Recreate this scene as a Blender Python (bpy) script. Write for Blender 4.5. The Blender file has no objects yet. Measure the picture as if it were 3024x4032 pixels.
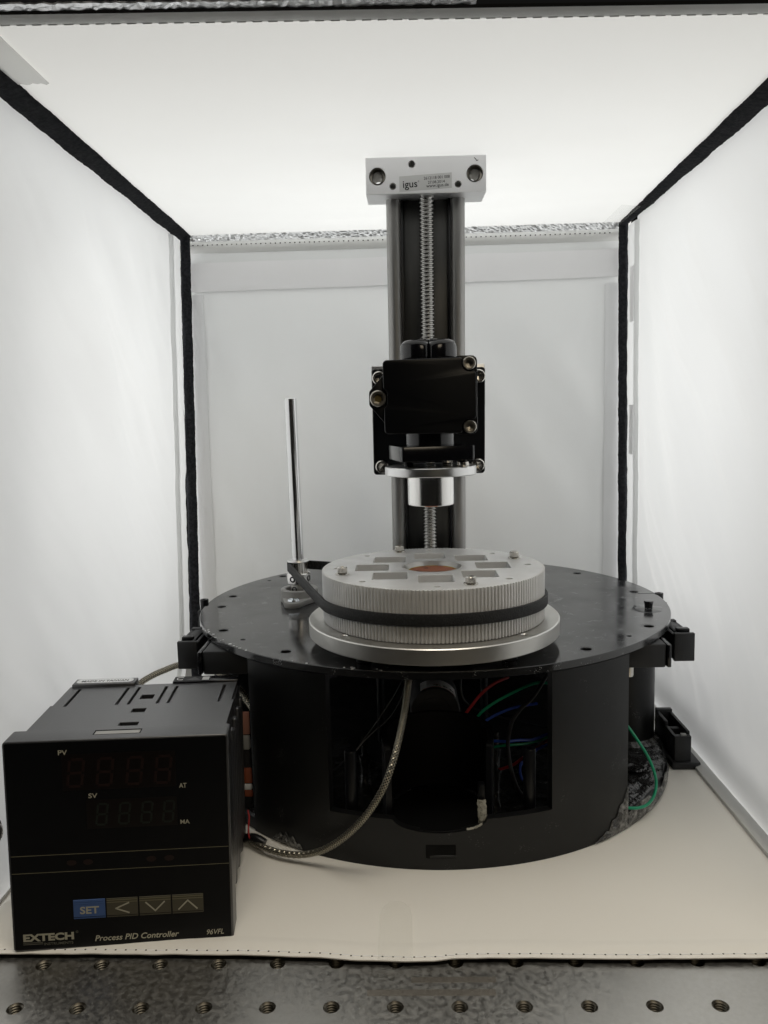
import bpy, bmesh, math, random
from mathutils import Vector, Matrix, noise
random.seed(7)
PI = math.pi
S = 0.001                                   # everything below is in millimetres
scene = bpy.context.scene
COL = scene.collection

# ------------------------------------------------------------------ camera
CAMP = Vector((0.0, 0.0, 231.9))
pitch, yaw, roll, FPX = .1202, .0281, -.0246, 3132.0
Fv = Vector((-math.sin(yaw)*math.cos(pitch), math.cos(yaw)*math.cos(pitch), -math.sin(pitch)))
R0 = Fv.cross(Vector((0, 0, 1))).normalized()
U0 = R0.cross(Fv)
Rv = R0*math.cos(roll) + U0*math.sin(roll)
Uv = -R0*math.sin(roll) + U0*math.cos(roll)
cam = bpy.data.cameras.new("camera")
cam.sensor_fit = 'VERTICAL'; cam.sensor_height = 24.0
cam.lens = 24.0*FPX/4032.0
cam.clip_start = 0.005; cam.clip_end = 60
camo = bpy.data.objects.new("camera", cam); COL.objects.link(camo)
m3 = Matrix((Rv, Uv, -Fv)).transposed()
camo.matrix_world = Matrix.Translation(CAMP*S) @ m3.to_4x4()
cam.dof.use_dof = False
scene.camera = camo

# ------------------------------------------------------------------ light
world = bpy.data.worlds.new("World"); scene.world = world; world.use_nodes = True
bg = world.node_tree.nodes["Background"]
bg.inputs[0].default_value = (1.0, .97, .93, 1); bg.inputs[1].default_value = 0.006
scene.view_settings.view_transform = 'Standard'
scene.view_settings.look = 'None'
scene.view_settings.exposure = 0.0
scene.view_settings.gamma = 1.0
def area(name, loc, target, sx, sy, power, col=(1, 1, 1), spread=180):
    l = bpy.data.lights.new(name, 'AREA'); l.shape = 'RECTANGLE'; l.size = sx*S; l.size_y = sy*S
    l.energy = power; l.color = col; l.spread = math.radians(spread)
    o = bpy.data.objects.new(name, l); COL.objects.link(o)
    o.location = Vector(loc)*S
    d = Vector(target)-Vector(loc)
    o.rotation_euler = d.to_track_quat('-Z', 'Y').to_euler()
    return o
area("lamp_above_tent", (10, 620, 720), (10, 570, 385), 420, 400, 3.35, (.985, 1, 1))
area("lamp_left_of_tent", (-430, 530, 240), (-183, 500, 225), 340, 330, 1.95, (1, 1, .99))
area("lamp_right_of_tent", (440, 530, 240), (186, 490, 225), 340, 330, 2.05, (1, 1, .99))
area("fill_lamp_behind_tent", (0, 1000, 260), (0, 690, 230), 400, 300, 1.6, (1, 1, .985))  # added fill to brighten the back cloth, no known lamp there
area("room_lamp", (180, -60, 1600), (60, 330, 0), 900, 420, 11.0, (1, .92, .79))
area("room_lamp_far", (600, -1600, 1150), (0, 330, 60), 900, 600, 5.0, (1, .87, .66))
cy = scene.cycles
cy.max_bounces = 10; cy.diffuse_bounces = 6; cy.glossy_bounces = 5; cy.transmission_bounces = 4
cy.transparent_max_bounces = 6; cy.caustics_reflective = False; cy.caustics_refractive = False
cy.use_denoising = True

# ------------------------------------------------------------------ materials
def newmat(name):
    m = bpy.data.materials.new(name); m.use_nodes = True
    nt = m.node_tree
    return m, nt, nt.nodes["Principled BSDF"], nt.nodes["Material Output"]
def nd(nt, t, **kw):
    n = nt.nodes.new(t)
    for k, v in kw.items():
        if k in n.inputs: n.inputs[k].default_value = v
        else: setattr(n, k, v)
    return n
def c4(c): return (c[0], c[1], c[2], 1) if not isinstance(c, (int, float)) else (c, c, c, 1)
def mat(name, col, rough=.5, metal=0.0, spec=.5, var=None, bump=None, rvar=None, aniso=0, stretch=None, specks=None, coat=0):
    m, nt, p, out = newmat(name)
    p.inputs['Base Color'].default_value = c4(col); p.inputs['Roughness'].default_value = rough
    p.inputs['Metallic'].default_value = metal; p.inputs['Specular IOR Level'].default_value = spec
    p.inputs['Anisotropic'].default_value = aniso; p.inputs['Coat Weight'].default_value = coat
    tc = nd(nt, 'ShaderNodeTexCoord'); src = tc.outputs['Object']
    if stretch:
        mp = nd(nt, 'ShaderNodeMapping'); mp.inputs['Scale'].default_value = stretch
        nt.links.new(src, mp.inputs[0]); src2 = mp.outputs[0]
    else: src2 = src
    last = None
    if var:
        n = nd(nt, 'ShaderNodeTexNoise', Scale=var[0], Detail=5.0, Roughness=.62); nt.links.new(src2, n.inputs['Vector'])
        r = nd(nt, 'ShaderNodeValToRGB'); a, b = c4(col), c4(var[1])
        r.color_ramp.elements[0].color = a; r.color_ramp.elements[1].color = b
        r.color_ramp.elements[0].position = var[2] if len(var) > 2 else .35
        r.color_ramp.elements[1].position = var[3] if len(var) > 3 else .7
        nt.links.new(n.outputs[0], r.inputs[0]); last = r.outputs[0]
    if specks:
        n = nd(nt, 'ShaderNodeTexNoise', Scale=specks[0], Detail=2.0); nt.links.new(src, n.inputs['Vector'])
        n2 = nd(nt, 'ShaderNodeTexNoise', Scale=specks[0]*.08, Detail=2.0); nt.links.new(src, n2.inputs['Vector'])
        ml = nd(nt, 'ShaderNodeMath', operation='MULTIPLY'); nt.links.new(n.outputs[0], ml.inputs[0]); nt.links.new(n2.outputs[0], ml.inputs[1])
        r = nd(nt, 'ShaderNodeValToRGB'); r.color_ramp.elements[0].position = specks[1]; r.color_ramp.elements[1].position = specks[1]+.02
        nt.links.new(ml.outputs[0], r.inputs[0])
        mx = nd(nt, 'ShaderNodeMix', data_type='RGBA')
        nt.links.new(r.outputs[0], mx.inputs[0]); mx.inputs[6].default_value = c4(col); mx.inputs[7].default_value = c4(specks[2])
        if last: nt.links.new(last, mx.inputs[6])
        last = mx.outputs[2]
    if last: nt.links.new(last, p.inputs['Base Color'])
    if rvar:
        n = nd(nt, 'ShaderNodeTexNoise', Scale=rvar[0], Detail=5.0); nt.links.new(src2, n.inputs['Vector'])
        r = nd(nt, 'ShaderNodeMapRange'); r.inputs[1].default_value = .35; r.inputs[2].default_value = .65
        r.inputs[3].default_value = rvar[1]; r.inputs[4].default_value = rvar[2]
        nt.links.new(n.outputs[0], r.inputs[0]); nt.links.new(r.outputs[0], p.inputs['Roughness'])
    if bump:
        n = nd(nt, 'ShaderNodeTexNoise', Scale=bump[0], Detail=4.0); nt.links.new(src2, n.inputs['Vector'])
        b = nd(nt, 'ShaderNodeBump', Strength=bump[1], Distance=bump[2]*S)
        nt.links.new(n.outputs[0], b.inputs['Height']); nt.links.new(b.outputs[0], p.inputs['Normal'])
    return m
def fabric(name, col, tr, trcol=(.905, .91, .905), bump=(260, .12, .3), weave=0, gloss=.06):
    m, nt, p, out = newmat(name)
    p.inputs['Base Color'].default_value = c4(col); p.inputs['Roughness'].default_value = .55
    p.inputs['Specular IOR Level'].default_value = gloss*4
    t = nd(nt, 'ShaderNodeBsdfTranslucent'); t.inputs[0].default_value = c4(trcol)
    mx = nd(nt, 'ShaderNodeMixShader'); mx.inputs[0].default_value = tr
    tc = nd(nt, 'ShaderNodeTexCoord')
    n = nd(nt, 'ShaderNodeTexNoise', Scale=bump[0], Detail=4.0); nt.links.new(tc.outputs['Object'], n.inputs['Vector'])
    b = nd(nt, 'ShaderNodeBump', Strength=bump[1], Distance=bump[2]*S)
    nt.links.new(n.outputs[0], b.inputs['Height'])
    if weave:
        w = nd(nt, 'ShaderNodeTexWave', Scale=weave, Distortion=.3); w.bands_direction = 'Z'
        nt.links.new(tc.outputs['Object'], w.inputs['Vector'])
        b2 = nd(nt, 'ShaderNodeBump', Strength=.35, Distance=.15*S)
        nt.links.new(w.outputs[0], b2.inputs['Height']); nt.links.new(b.outputs[0], b2.inputs['Normal']); b = b2
    nt.links.new(b.outputs[0], p.inputs['Normal'])
    nt.links.new(p.outputs[0], mx.inputs[1]); nt.links.new(t.outputs[0], mx.inputs[2]); nt.links.new(mx.outputs[0], out.inputs[0])
    return m
M = {}
M['ceiling'] = fabric('tent_ceiling_cloth', (.80, .81, .80), .34)
M['wall'] = fabric('tent_wall_cloth', (.80, .81, .805), .34)
M['back'] = fabric('tent_back_cloth', (.87, .88, .875), .10)
M['floor'] = fabric('tent_floor_cloth', (.85, .825, .765), .0, bump=(420, .1, .25), gloss=.08)
M['hem'] = fabric('tent_hem_cloth', (.72, .72, .70), .06)
M['cloth_edge'] = fabric('tent_cloth_edge', (.78, .785, .77), .16)
M['elastic'] = fabric('elastic_band', (.92, .915, .92), .10, weave=700)
M['hook'] = fabric('white_hook_tape', (.88, .885, .89), .05, bump=(1500, .5, .6))
M['velcro'] = mat('black_loop_fabric', (.012, .0125, .015), .95, spec=.15, bump=(1500, .8, .8), var=(380, (.034, .035, .038), .4, .75))
M['foam'] = mat('black_underside', (.008, .008, .008), .9, spec=.1)
def foilmat():
    m, nt, p, out = newmat('crinkled_foil')
    p.inputs['Base Color'].default_value = (.82, .83, .84, 1); p.inputs['Metallic'].default_value = 1; p.inputs['Roughness'].default_value = .36
    tc = nd(nt, 'ShaderNodeTexCoord')
    v = nd(nt, 'ShaderNodeTexVoronoi', Scale=260.0); nt.links.new(tc.outputs['Object'], v.inputs['Vector'])
    b = nd(nt, 'ShaderNodeBump', Strength=.55, Distance=.9*S); nt.links.new(v.outputs[0], b.inputs['Height'])
    nt.links.new(b.outputs[0], p.inputs['Normal'])
    return m
M['foil'] = foilmat()
M['clear'] = mat('clear_tape', (.85, .85, .80), .3, spec=.5)
M['clear'].node_tree.nodes['Principled BSDF'].inputs['Alpha'].default_value = .28
M['clear'].node_tree.nodes['Principled BSDF'].inputs['Alpha'].default_value = .06
M['frost'] = mat('frosted_tape', (.86, .86, .84), .35, spec=.5)
M['frost'].node_tree.nodes['Principled BSDF'].inputs['Alpha'].default_value = .45
M['anod'] = mat('black_anodised_metal', (.0042, .0046, .0058), .3, spec=.36)
M['anod_gloss'] = mat('black_gloss_metal', (.006, .006, .008), .16, spec=.6)
M['acrylic'] = mat('black_acrylic_plate', (.017, .0175, .019), .12, spec=.85, rvar=(28, .08, .25), specks=(1700, .40, (.30, .31, .31)))
M['wallplastic'] = mat('black_tube_plastic', (.006, .0063, .0066), .4, spec=.34, rvar=(60, .32, .46), specks=(1100, .425, (.05, .05, .05)))
M['printblack'] = mat('black_printed_plastic', (.013, .0135, .015), .5, spec=.45, bump=(900, .12, .3))
M['dark'] = mat('dull_black_plastic', (.008, .008, .009), .6, spec=.35)
M['smeared_wall'] = mat('glue_smeared_plastic', (.012, .012, .0125), .3, spec=.6, var=(75, (.26, .26, .255), .5, .8), bump=(90, .8, 2.5))
M['well'] = mat('well_black', (.003, .003, .0033), .65, spec=.12)
M['glue'] = mat('smeared_clear_glue', (.03, .03, .03), .25, spec=.6, var=(160, (.30, .30, .29), .46, .72), bump=(200, .7, 2.0))
M['glue_floor'] = mat('glue_coated_floor', (.012, .012, .012), .2, spec=.7, var=(200, (.07, .07, .068), .52, .8), bump=(140, .8, 2.5))
M['glue_white'] = mat('pale_dried_glue', (.34, .33, .28), .5, var=(600, (.06, .06, .05), .5, .7), bump=(500, .8, 1.5))
M['alu'] = mat('machined_aluminium', (.78, .78, .775), .30, metal=1, rvar=(300, .28, .32), stretch=(.1, 1, 1))
M['alu_block'] = mat('satin_aluminium_block', (.84, .84, .845), .36, metal=.8, stretch=(.1, 1, 1), rvar=(300, .38, .46))
M['alu_matt'] = mat('bead_blasted_aluminium', (.66, .65, .62), .36, metal=1, bump=(3000, .12, .15), var=(60, (.60, .59, .56)))
M['alu_polish'] = mat('polished_aluminium', (.86, .85, .83), .17, metal=1, rvar=(500, .12, .24), stretch=(1, 1, .06))
M['chrome'] = mat('chromed_steel', (.74, .74, .745), .17, metal=1)
M['rail'] = mat('hard_anodised_rail', (.30, .295, .285), .42, metal=.9, rvar=(900, .36, .48), stretch=(1, 1, .02), var=(300, (.36, .355, .345)))
M['web'] = mat('dark_rail_web', (.045, .045, .043), .36, metal=.6, var=(70, (.085, .083, .078), .4, .75), stretch=(1, 1, .15))
M['thread'] = mat('lead_screw_steel', (.42, .415, .40), .26, metal=1)
M['steel'] = mat('bright_bolt_steel', (.58, .56, .52), .22, metal=1)
M['steel_dark'] = mat('dull_bolt_steel', (.36, .34, .30), .3, metal=1)
M['bore'] = mat('threaded_hole_steel', (.17, .155, .125), .42, metal=1)
M['zinc'] = mat('zinc_screw', (.72, .76, .80), .14, metal=1)
M['brass'] = mat('brassy_bore', (.42, .33, .14), .3, metal=1)
M['copper'] = mat('stained_copper', (.50, .19, .11), .5, metal=.35, var=(170, (.14, .055, .035), .56, .72))
M['yellow'] = mat('yellow_residue', (.50, .33, .02), .5)
def printgrey(name, a, b, lay, layz, gl=(.42, .45)):
    m, nt, p, out = newmat(name)
    p.inputs['Roughness'].default_value = gl[0]; p.inputs['Specular IOR Level'].default_value = gl[1]
    tc = nd(nt, 'ShaderNodeTexCoord')
    n = nd(nt, 'ShaderNodeTexNoise', Scale=55.0, Detail=6.0); nt.links.new(tc.outputs['Object'], n.inputs['Vector'])
    r = nd(nt, 'ShaderNodeValToRGB'); r.color_ramp.elements[0].color = c4(a); r.color_ramp.elements[1].color = c4(b)
    r.color_ramp.elements[0].position = .38; r.color_ramp.elements[1].position = .66
    nt.links.new(n.outputs[0], r.inputs[0]); nt.links.new(r.outputs[0], p.inputs['Base Color'])
    w = nd(nt, 'ShaderNodeTexWave', Scale=lay, Distortion=.4); w.bands_direction = 'DIAGONAL' if not layz else 'Z'
    nt.links.new(tc.outputs['Object'], w.inputs['Vector'])
    bb = nd(nt, 'ShaderNodeBump', Strength=.25, Distance=.12*S)
    nt.links.new(w.outputs[0], bb.inputs['Height']); nt.links.new(bb.outputs[0], p.inputs['Normal'])
    return m
M['pla'] = printgrey('grey_printed_plastic', (.74, .74, .735), (.83, .83, .83), 420, False, (.27, 1.0))
M['pla_side'] = printgrey('grey_printed_base', (.30, .295, .285), (.37, .365, .355), 700, True)
M['belt'] = mat('black_belt_fabric', (.012, .0125, .013), .62, spec=.4, bump=(1500, .7, .8), var=(1100, (.035, .035, .036), .48, .72))
M['ctrl'] = mat('grained_black_plastic', (.024, .0245, .027), .32, spec=1.0, bump=(1700, .28, .35))
M['panel'] = mat('black_front_film', (.0022, .0025, .0033), .42, spec=.2)
M['ink'] = mat('pale_print', (.50, .48, .38), .6, spec=.2)
M['ink_dim'] = mat('dim_print', (.14, .135, .11), .6, spec=.2)
M['line'] = mat('thin_print_line', (.20, .185, .12), .6, spec=.2)
M['key'] = mat('olive_key_film', (.085, .078, .055), .5, spec=.3)
M['keyline'] = mat('key_stripe', (.20, .185, .12), .5, spec=.2)
M['keyblue'] = mat('blue_key_film', (.075, .14, .34), .5, spec=.3)
M['seg_red'] = mat('unlit_red_segment', (.016, .0075, .0065), .4, spec=.3)
M['seg_grn'] = mat('unlit_green_segment', (.013, .018, .014), .4, spec=.3)
M['disp'] = mat('display_window', (.0065, .0045, .0042), .3, spec=.3)
M['paper'] = mat('white_label_paper', (.80, .81, .82), .45)
M['sticker'] = mat('silver_sticker', (.62, .62, .61), .38, metal=.35, spec=.5)
M['inkblack'] = mat('black_print', (.02, .02, .02), .6, spec=.2)
M['greytab'] = mat('grey_plastic_tab', (.30, .30, .29), .5)
M['red'] = mat('red_wire_cover', (.40, .02, .022), .4)
M['green'] = mat('green_wire_cover', (.0, .26, .13), .4)
M['blue'] = mat('blue_wire_cover', (.03, .085, .45), .4)
M['blackwire'] = mat('black_wire_cover', (.008, .008, .009), .35)
M['orange'] = mat('orange_plastic', (.30, .075, .03), .5)
M['pink'] = mat('salmon_plastic', (.42, .19, .14), .5)
M['braidcore'] = mat('cable_core', (.022, .021, .019), .6)
M['braid'] = mat('steel_braid', (.52, .48, .38), .3, metal=.85, spec=.5)
def tablemat():
    m = mat('brushed_steel_table', (.52, .505, .47), .36, metal=1, rvar=(400, .32, .46), var=(500, (.575, .56, .525), .3, .75), bump=(2600, .06, .12))
    return m
M['table'] = tablemat()
M['tape_mark'] = mat('old_tape_mark', (.44, .40, .345), .42, metal=1)

# ------------------------------------------------------------------ geometry helpers
class G:
    def __init__(s, v=None, f=None): s.v = v or []; s.f = f or []
    def add(s, o):
        k = len(s.v); s.v += o.v; s.f += [tuple(i+k for i in q) for q in o.f]; return s
    def xf(s, mtx): s.v = [tuple(mtx @ Vector(p)) for p in s.v]; return s
    def mv(s, x, y, z): s.v = [(p[0]+x, p[1]+y, p[2]+z) for p in s.v]; return s
def frombm(bm):
    bm.verts.index_update()
    g = G([tuple(v.co) for v in bm.verts], [tuple(v.index for v in f.verts) for f in bm.faces]); bm.free(); return g
def box(x0, x1, y0, y1, z0, z1, bev=0.0, seg=2):
    bm = bmesh.new(); bmesh.ops.create_cube(bm, size=1)
    for v in bm.verts:
        v.co = Vector(((x0+x1)/2+v.co.x*(x1-x0), (y0+y1)/2+v.co.y*(y1-y0), (z0+z1)/2+v.co.z*(z1-z0)))
    if bev: bmesh.ops.bevel(bm, geom=bm.edges[:], offset=bev, segments=seg, profile=.5, affect='EDGES')
    return frombm(bm)
def lathe(prof, n=48, axis='z', c=(0, 0, 0), caps=True, a0=0.0, a1=2*PI):
    full = abs(a1-a0-2*PI) < 1e-6
    g = G(); m = n if full else n+1
    for r, z in prof:
        for i in range(m):
            a = a0+(a1-a0)*i/n
            g.v.append((r*math.cos(a), r*math.sin(a), z))
    for j in range(len(prof)-1):
        for i in range(n):
            k = (i+1) % m
            g.f.append((j*m+i, j*m+k, (j+1)*m+k, (j+1)*m+i))
    if caps and full:
        if prof[0][0] > 1e-6: g.f.append(tuple(reversed(range(m))))
        if prof[-1][0] > 1e-6: g.f.append(tuple(range((len(prof)-1)*m, len(prof)*m)))
    if axis == 'y': g.v = [(p[0], -p[2], p[1]) for p in g.v]          # local +z points to -y (the camera)
    if axis == 'x': g.v = [(p[2], p[1], -p[0]) for p in g.v]
    return g.mv(*c)
def cyl(r, z0, z1, n=40, axis='z', c=(0, 0, 0), ch=0.3):
    return lathe([(r-ch, z0), (r, z0+ch), (r, z1-ch), (r-ch, z1)], n, axis, c)
def spline(pts, n=10):
    P = [Vector(p) for p in pts]; out = []
    for i in range(len(P)-1):
        p0 = P[i-1] if i else P[i]*2-P[i+1]; p1 = P[i]; p2 = P[i+1]; p3 = P[i+2] if i+2 < len(P) else P[i+1]*2-P[i]
        for k in range(n):
            t = k/n
            out.append(.5*((2*p1)+(p2-p0)*t+(2*p0-5*p1+4*p2-p3)*t*t+(3*p1-p0-3*p2+p3)*t**3))
    out.append(P[-1]); return out
def frames(path):
    T = []
    for i in range(len(path)):
        a = path[max(i-1, 0)]; b = path[min(i+1, len(path)-1)]; T.append((b-a).normalized())
    n = T[0].cross(Vector((0, 0, 1)))
    if n.length < .1: n = T[0].cross(Vector((1, 0, 0)))
    n.normalize(); N = [n]
    for i in range(1, len(T)):
        n = N[-1]-T[i]*N[-1].dot(T[i]); n.normalize(); N.append(n)
    return T, N, [T[i].cross(N[i]) for i in range(len(T))]
def tube(path, r, n=10):
    T, N, B = frames(path); g = G()
    for i, p in enumerate(path):
        for k in range(n):
            a = 2*PI*k/n; g.v.append(tuple(p+(N[i]*math.cos(a)+B[i]*math.sin(a))*r))
    for i in range(len(path)-1):
        for k in range(n):
            q = (k+1) % n; g.f.append((i*n+k, i*n+q, (i+1)*n+q, (i+1)*n+k))
    g.f.append(tuple(reversed(range(n)))); g.f.append(tuple(range((len(path)-1)*n, len(path)*n)))
    return g
def grid(nu, nv, fn):
    g = G([tuple(fn(i/nu, j/nv)) for j in range(nv+1) for i in range(nu+1)])
    for j in range(nv):
        for i in range(nu):
            a = j*(nu+1)+i; g.f.append((a, a+1, a+nu+2, a+nu+1))
    return g
def slab(nu, nv, fn, thick):
    """a sheet with thickness along the vector thick"""
    a = grid(nu, nv, fn); t = Vector(thick); n = len(a.v)
    b = G(a.v+[tuple(Vector(p)+t) for p in a.v], [tuple(reversed(f)) for f in a.f]+[tuple(i+n for i in f) for f in a.f])
    w = nu+1
    for i in range(nu):
        b.f.append((i, i+1, i+1+n, i+n)); j = nv*w+i; b.f.append((j+1, j, j+n, j+1+n))
    for j in range(nv):
        i = j*w; b.f.append((i+w, i, i+n, i+w+n)); i = j*w+nu; b.f.append((i, i+w, i+w+n, i+n))
    return b
def circ(x, y, r, n=24, ph=0): return [(x+r*math.cos(ph+2*PI*i/n), y+r*math.sin(ph+2*PI*i/n)) for i in range(n)]
def rrect(x0, x1, y0, y1, r, n=4):
    out = []
    for cx, cy_, a in ((x1-r, y1-r, 0), (x0+r, y1-r, PI/2), (x0+r, y0+r, PI), (x1-r, y0+r, 1.5*PI)):
        for i in range(n+1):
            t = a+PI/2*i/n; out.append((cx+r*math.cos(t), cy_+r*math.sin(t)))
    return out
def plate(loops, z0, z1, bev=0.0, seg=1):
    """flat plate with outline loops[0] and holes, from a filled curve"""
    cu = bpy.data.curves.new("outline", 'CURVE'); cu.dimensions = '2D'; cu.fill_mode = 'BOTH'
    cu.extrude = (z1-z0)/2-bev; cu.bevel_depth = bev; cu.bevel_resolution = seg-1; cu.offset = -bev
    for lp in loops:
        sp = cu.splines.new('POLY'); sp.points.add(len(lp)-1); sp.use_cyclic_u = True
        for i, p in enumerate(lp): sp.points[i].co = (p[0], p[1], 0, 1)
    o = bpy.data.objects.new("outline", cu); COL.objects.link(o)
    me = bpy.data.meshes.new_from_object(o.evaluated_get(bpy.context.evaluated_depsgraph_get()))
    g = G([(v.co.x, v.co.y, v.co.z+(z0+z1)/2) for v in me.vertices], [tuple(p.vertices) for p in me.polygons])
    bpy.data.objects.remove(o); bpy.data.curves.remove(cu); bpy.data.meshes.remove(me)
    return g
def up_to_front(g):      # plate drawn in (x, z), thickness along y: (x, y, z) -> (x, z', y)
    g.v = [(p[0], p[2], p[1]) for p in g.v]; g.f = [tuple(reversed(f)) for f in g.f]; return g
def text(s, x0, x1, z0, z1, bold=0.0, shear=0.0, depth=.06):
    """lettering filling the box, lying in x-z, facing -y"""
    cu = bpy.data.curves.new("lettering", 'FONT'); cu.body = s; cu.size = 10; cu.offset = bold; cu.shear = shear; cu.extrude = .01; cu.resolution_u = 3
    o = bpy.data.objects.new("lettering", cu); COL.objects.link(o)
    me = bpy.data.meshes.new_from_object(o.evaluated_get(bpy.context.evaluated_depsgraph_get()))
    vs = [v.co.copy() for v in me.vertices]
    ax, bx = min(v.x for v in vs), max(v.x for v in vs); ay, by = min(v.y for v in vs), max(v.y for v in vs)
    az, bz = min(v.z for v in vs), max(v.z for v in vs)
    g = G([(x0+(v.x-ax)/(bx-ax)*(x1-x0), -(v.z-az)/(bz-az)*depth, z0+(v.y-ay)/(by-ay)*(z1-z0)) for v in vs], [tuple(p.vertices) for p in me.polygons])
    bpy.data.objects.remove(o); bpy.data.curves.remove(cu); bpy.data.meshes.remove(me)
    return g
def thing(name, label, cat, loc=(0, 0, 0), rot=(0, 0, 0), group=None):
    o = bpy.data.objects.new(name, None); COL.objects.link(o); o.empty_display_size = .01
    o.location = Vector(loc)*S; o.rotation_euler = tuple(rot); o['label'] = label; o['category'] = cat
    o['org'] = [float(q) for q in loc]
    if group: o['group'] = group
    return o
def mesh(name, g, m, smooth=35):
    me = bpy.data.meshes.new(name); me.from_pydata([(p[0]*S, p[1]*S, p[2]*S) for p in g.v], [], g.f)
    me.materials.append(m); me.validate()
    bm = bmesh.new(); bm.from_mesh(me); bmesh.ops.remove_doubles(bm, verts=bm.verts[:], dist=1e-7)
    bmesh.ops.recalc_face_normals(bm, faces=bm.faces[:]); bm.to_mesh(me); bm.free()
    if smooth:
        me.polygons.foreach_set('use_smooth', [True]*len(me.polygons)); me.set_sharp_from_angle(angle=math.radians(smooth))
    me.update(); return me
def part(name, g, m, parent=None, loc=(0, 0, 0), rot=(0, 0, 0), label=None, kind=None, smooth=35, world=False, nonorm=False):
    """world=True: the shape is given in world millimetres; it is shifted into its parent's frame"""
    if world and parent is not None:
        ox, oy, oz = parent['org']; g = G([(p[0]-ox, p[1]-oy, p[2]-oz) for p in g.v], g.f)
    o = bpy.data.objects.new(name, g if isinstance(g, bpy.types.Mesh) else mesh(name, g, m, smooth)); COL.objects.link(o)
    o.parent = parent; o.location = Vector(loc)*S; o.rotation_euler = rot
    if parent is not None and 'org' in parent: o['org'] = [float(q) for q in parent['org']]
    if label: o['label'] = label
    if kind: o['kind'] = kind
    return o
def copy_tree(o, parent, loc, rot=None):
    c = o.copy(); COL.objects.link(c); c.parent = parent; c.location = Vector(loc)*S
    if rot is not None: c.rotation_euler = rot
    for ch in o.children:
        d = ch.copy(); COL.objects.link(d); d.parent = c
    return c
def capscrew(r, h, hexr, n=48, knurl=0.0, depth=None, shank=None):
    """socket head screw along +z, underside at z=0"""
    depth = depth or h*.6; g = G(); rings = []
    def ring(fn, z):
        k = len(g.v)
        for i in range(n):
            a = 2*PI*i/n; rr = fn(a, i); g.v.append((rr*math.cos(a), rr*math.sin(a), z))
        rings.append(k)
    hx = lambda a, i: hexr*math.cos(PI/6)/math.cos((a % (PI/3))-PI/6)
    kn = lambda a, i: r*(1-(knurl if i % 2 else 0))
    ring(lambda a, i: r*.9, 0); ring(kn, h*.08); ring(kn, h*.82); ring(lambda a, i: r*.985, h*.86); ring(lambda a, i: r*.86, h)
    ring(lambda a, i: hexr*1.22, h); ring(lambda a, i: hx(a, i)*1.06, h-.1); ring(hx, h-.35); ring(lambda a, i: hx(a, i)*.98, h-depth); ring(lambda a, i: .05, h-depth-.4)
    for j in range(len(rings)-1):
        for i in range(n):
            q = (i+1) % n; g.f.append((rings[j]+i, rings[j]+q, rings[j+1]+q, rings[j+1]+i))
    if shank: g.add(cyl(shank[0], -shank[1], .05, 20))
    return g
def turn_y(g):  # +z of the shape turns to -y (towards the camera)
    g.v = [(p[0], -p[2], p[1]) for p in g.v]; return g
def arcwall(cx, cy_, ro, t, a0, a1, zfun0, zfun1, n=96, nz=24):
    """a piece of tube wall between the angles a0 and a1 (degrees)"""
    g = G(); ri = ro-t
    A = [math.radians(a0+(a1-a0)*i/n) for i in range(n+1)]
    for r in (ro, ri):
        for a in A:
            for z in (zfun0(a), zfun1(a)): g.v.append((cx+r*math.cos(a), cy_+r*math.sin(a), z))
    m = 2*(n+1)
    for i in range(n):
        a = 2*i; g.f.append((a, a+2, a+3, a+1)); g.f.append((m+a+2, m+a, m+a+1, m+a+3))
        g.f.append((a+1, a+3, m+a+3, m+a+1)); g.f.append((a+2, a, m+a, m+a+2))
    g.f.append((0, 1, m+1, m)); g.f.append((2*n+1, 2*n, m+2*n, m+2*n+1))
    return g
def nz(x, y, z, s): return noise.noise(Vector((x*s, y*s, z*s)))

# ================================================================== OPTICAL TABLE
tab = thing('optical_table', 'brushed steel optical table with a grid of threaded holes under the tent', 'table', (0, 300, 0))
hx0, hy0 = -160.8, 288.4
holes = [(hx0+25.4*k, hy0+25.4*j) for j in (-2, -1, 0, 1) for k in range(-8, 21)]
g = plate([rrect(-560, 560, 190, 760, 3)]+[circ(x, y, 3.25, 24) for x, y in holes], -10, 0)
part('table_top', g, M['table'], tab, world=True)
prof = [(3.45, -.02), (3.3, .015), (3.05, -.35)]
z = -.35
for k in range(6): prof += [(2.55, z-.42), (3.0, z-1.1)]; z -= 1.1
prof += [(2.5, z-.6), (0.01, z-.6)]
ins = mesh('threaded_hole', lathe(prof, 28, caps=False), M['bore'], 30)
for x, y in holes: part('threaded_hole', ins, None, tab, loc=(x, y-300, 0.004))
for (x0, x1, y0, y1) in ((-2, 33, 302, 305.2), (-20, 32, 294.5, 298)):
    part('tape_mark', slab(20, 2, lambda u, v: (x0+(x1-x0)*u, y0+(y1-y0)*v+.4*nz(u*20, v, 3, 1), .02), (0, 0, .03)), M['tape_mark'], tab, world=True)

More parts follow.
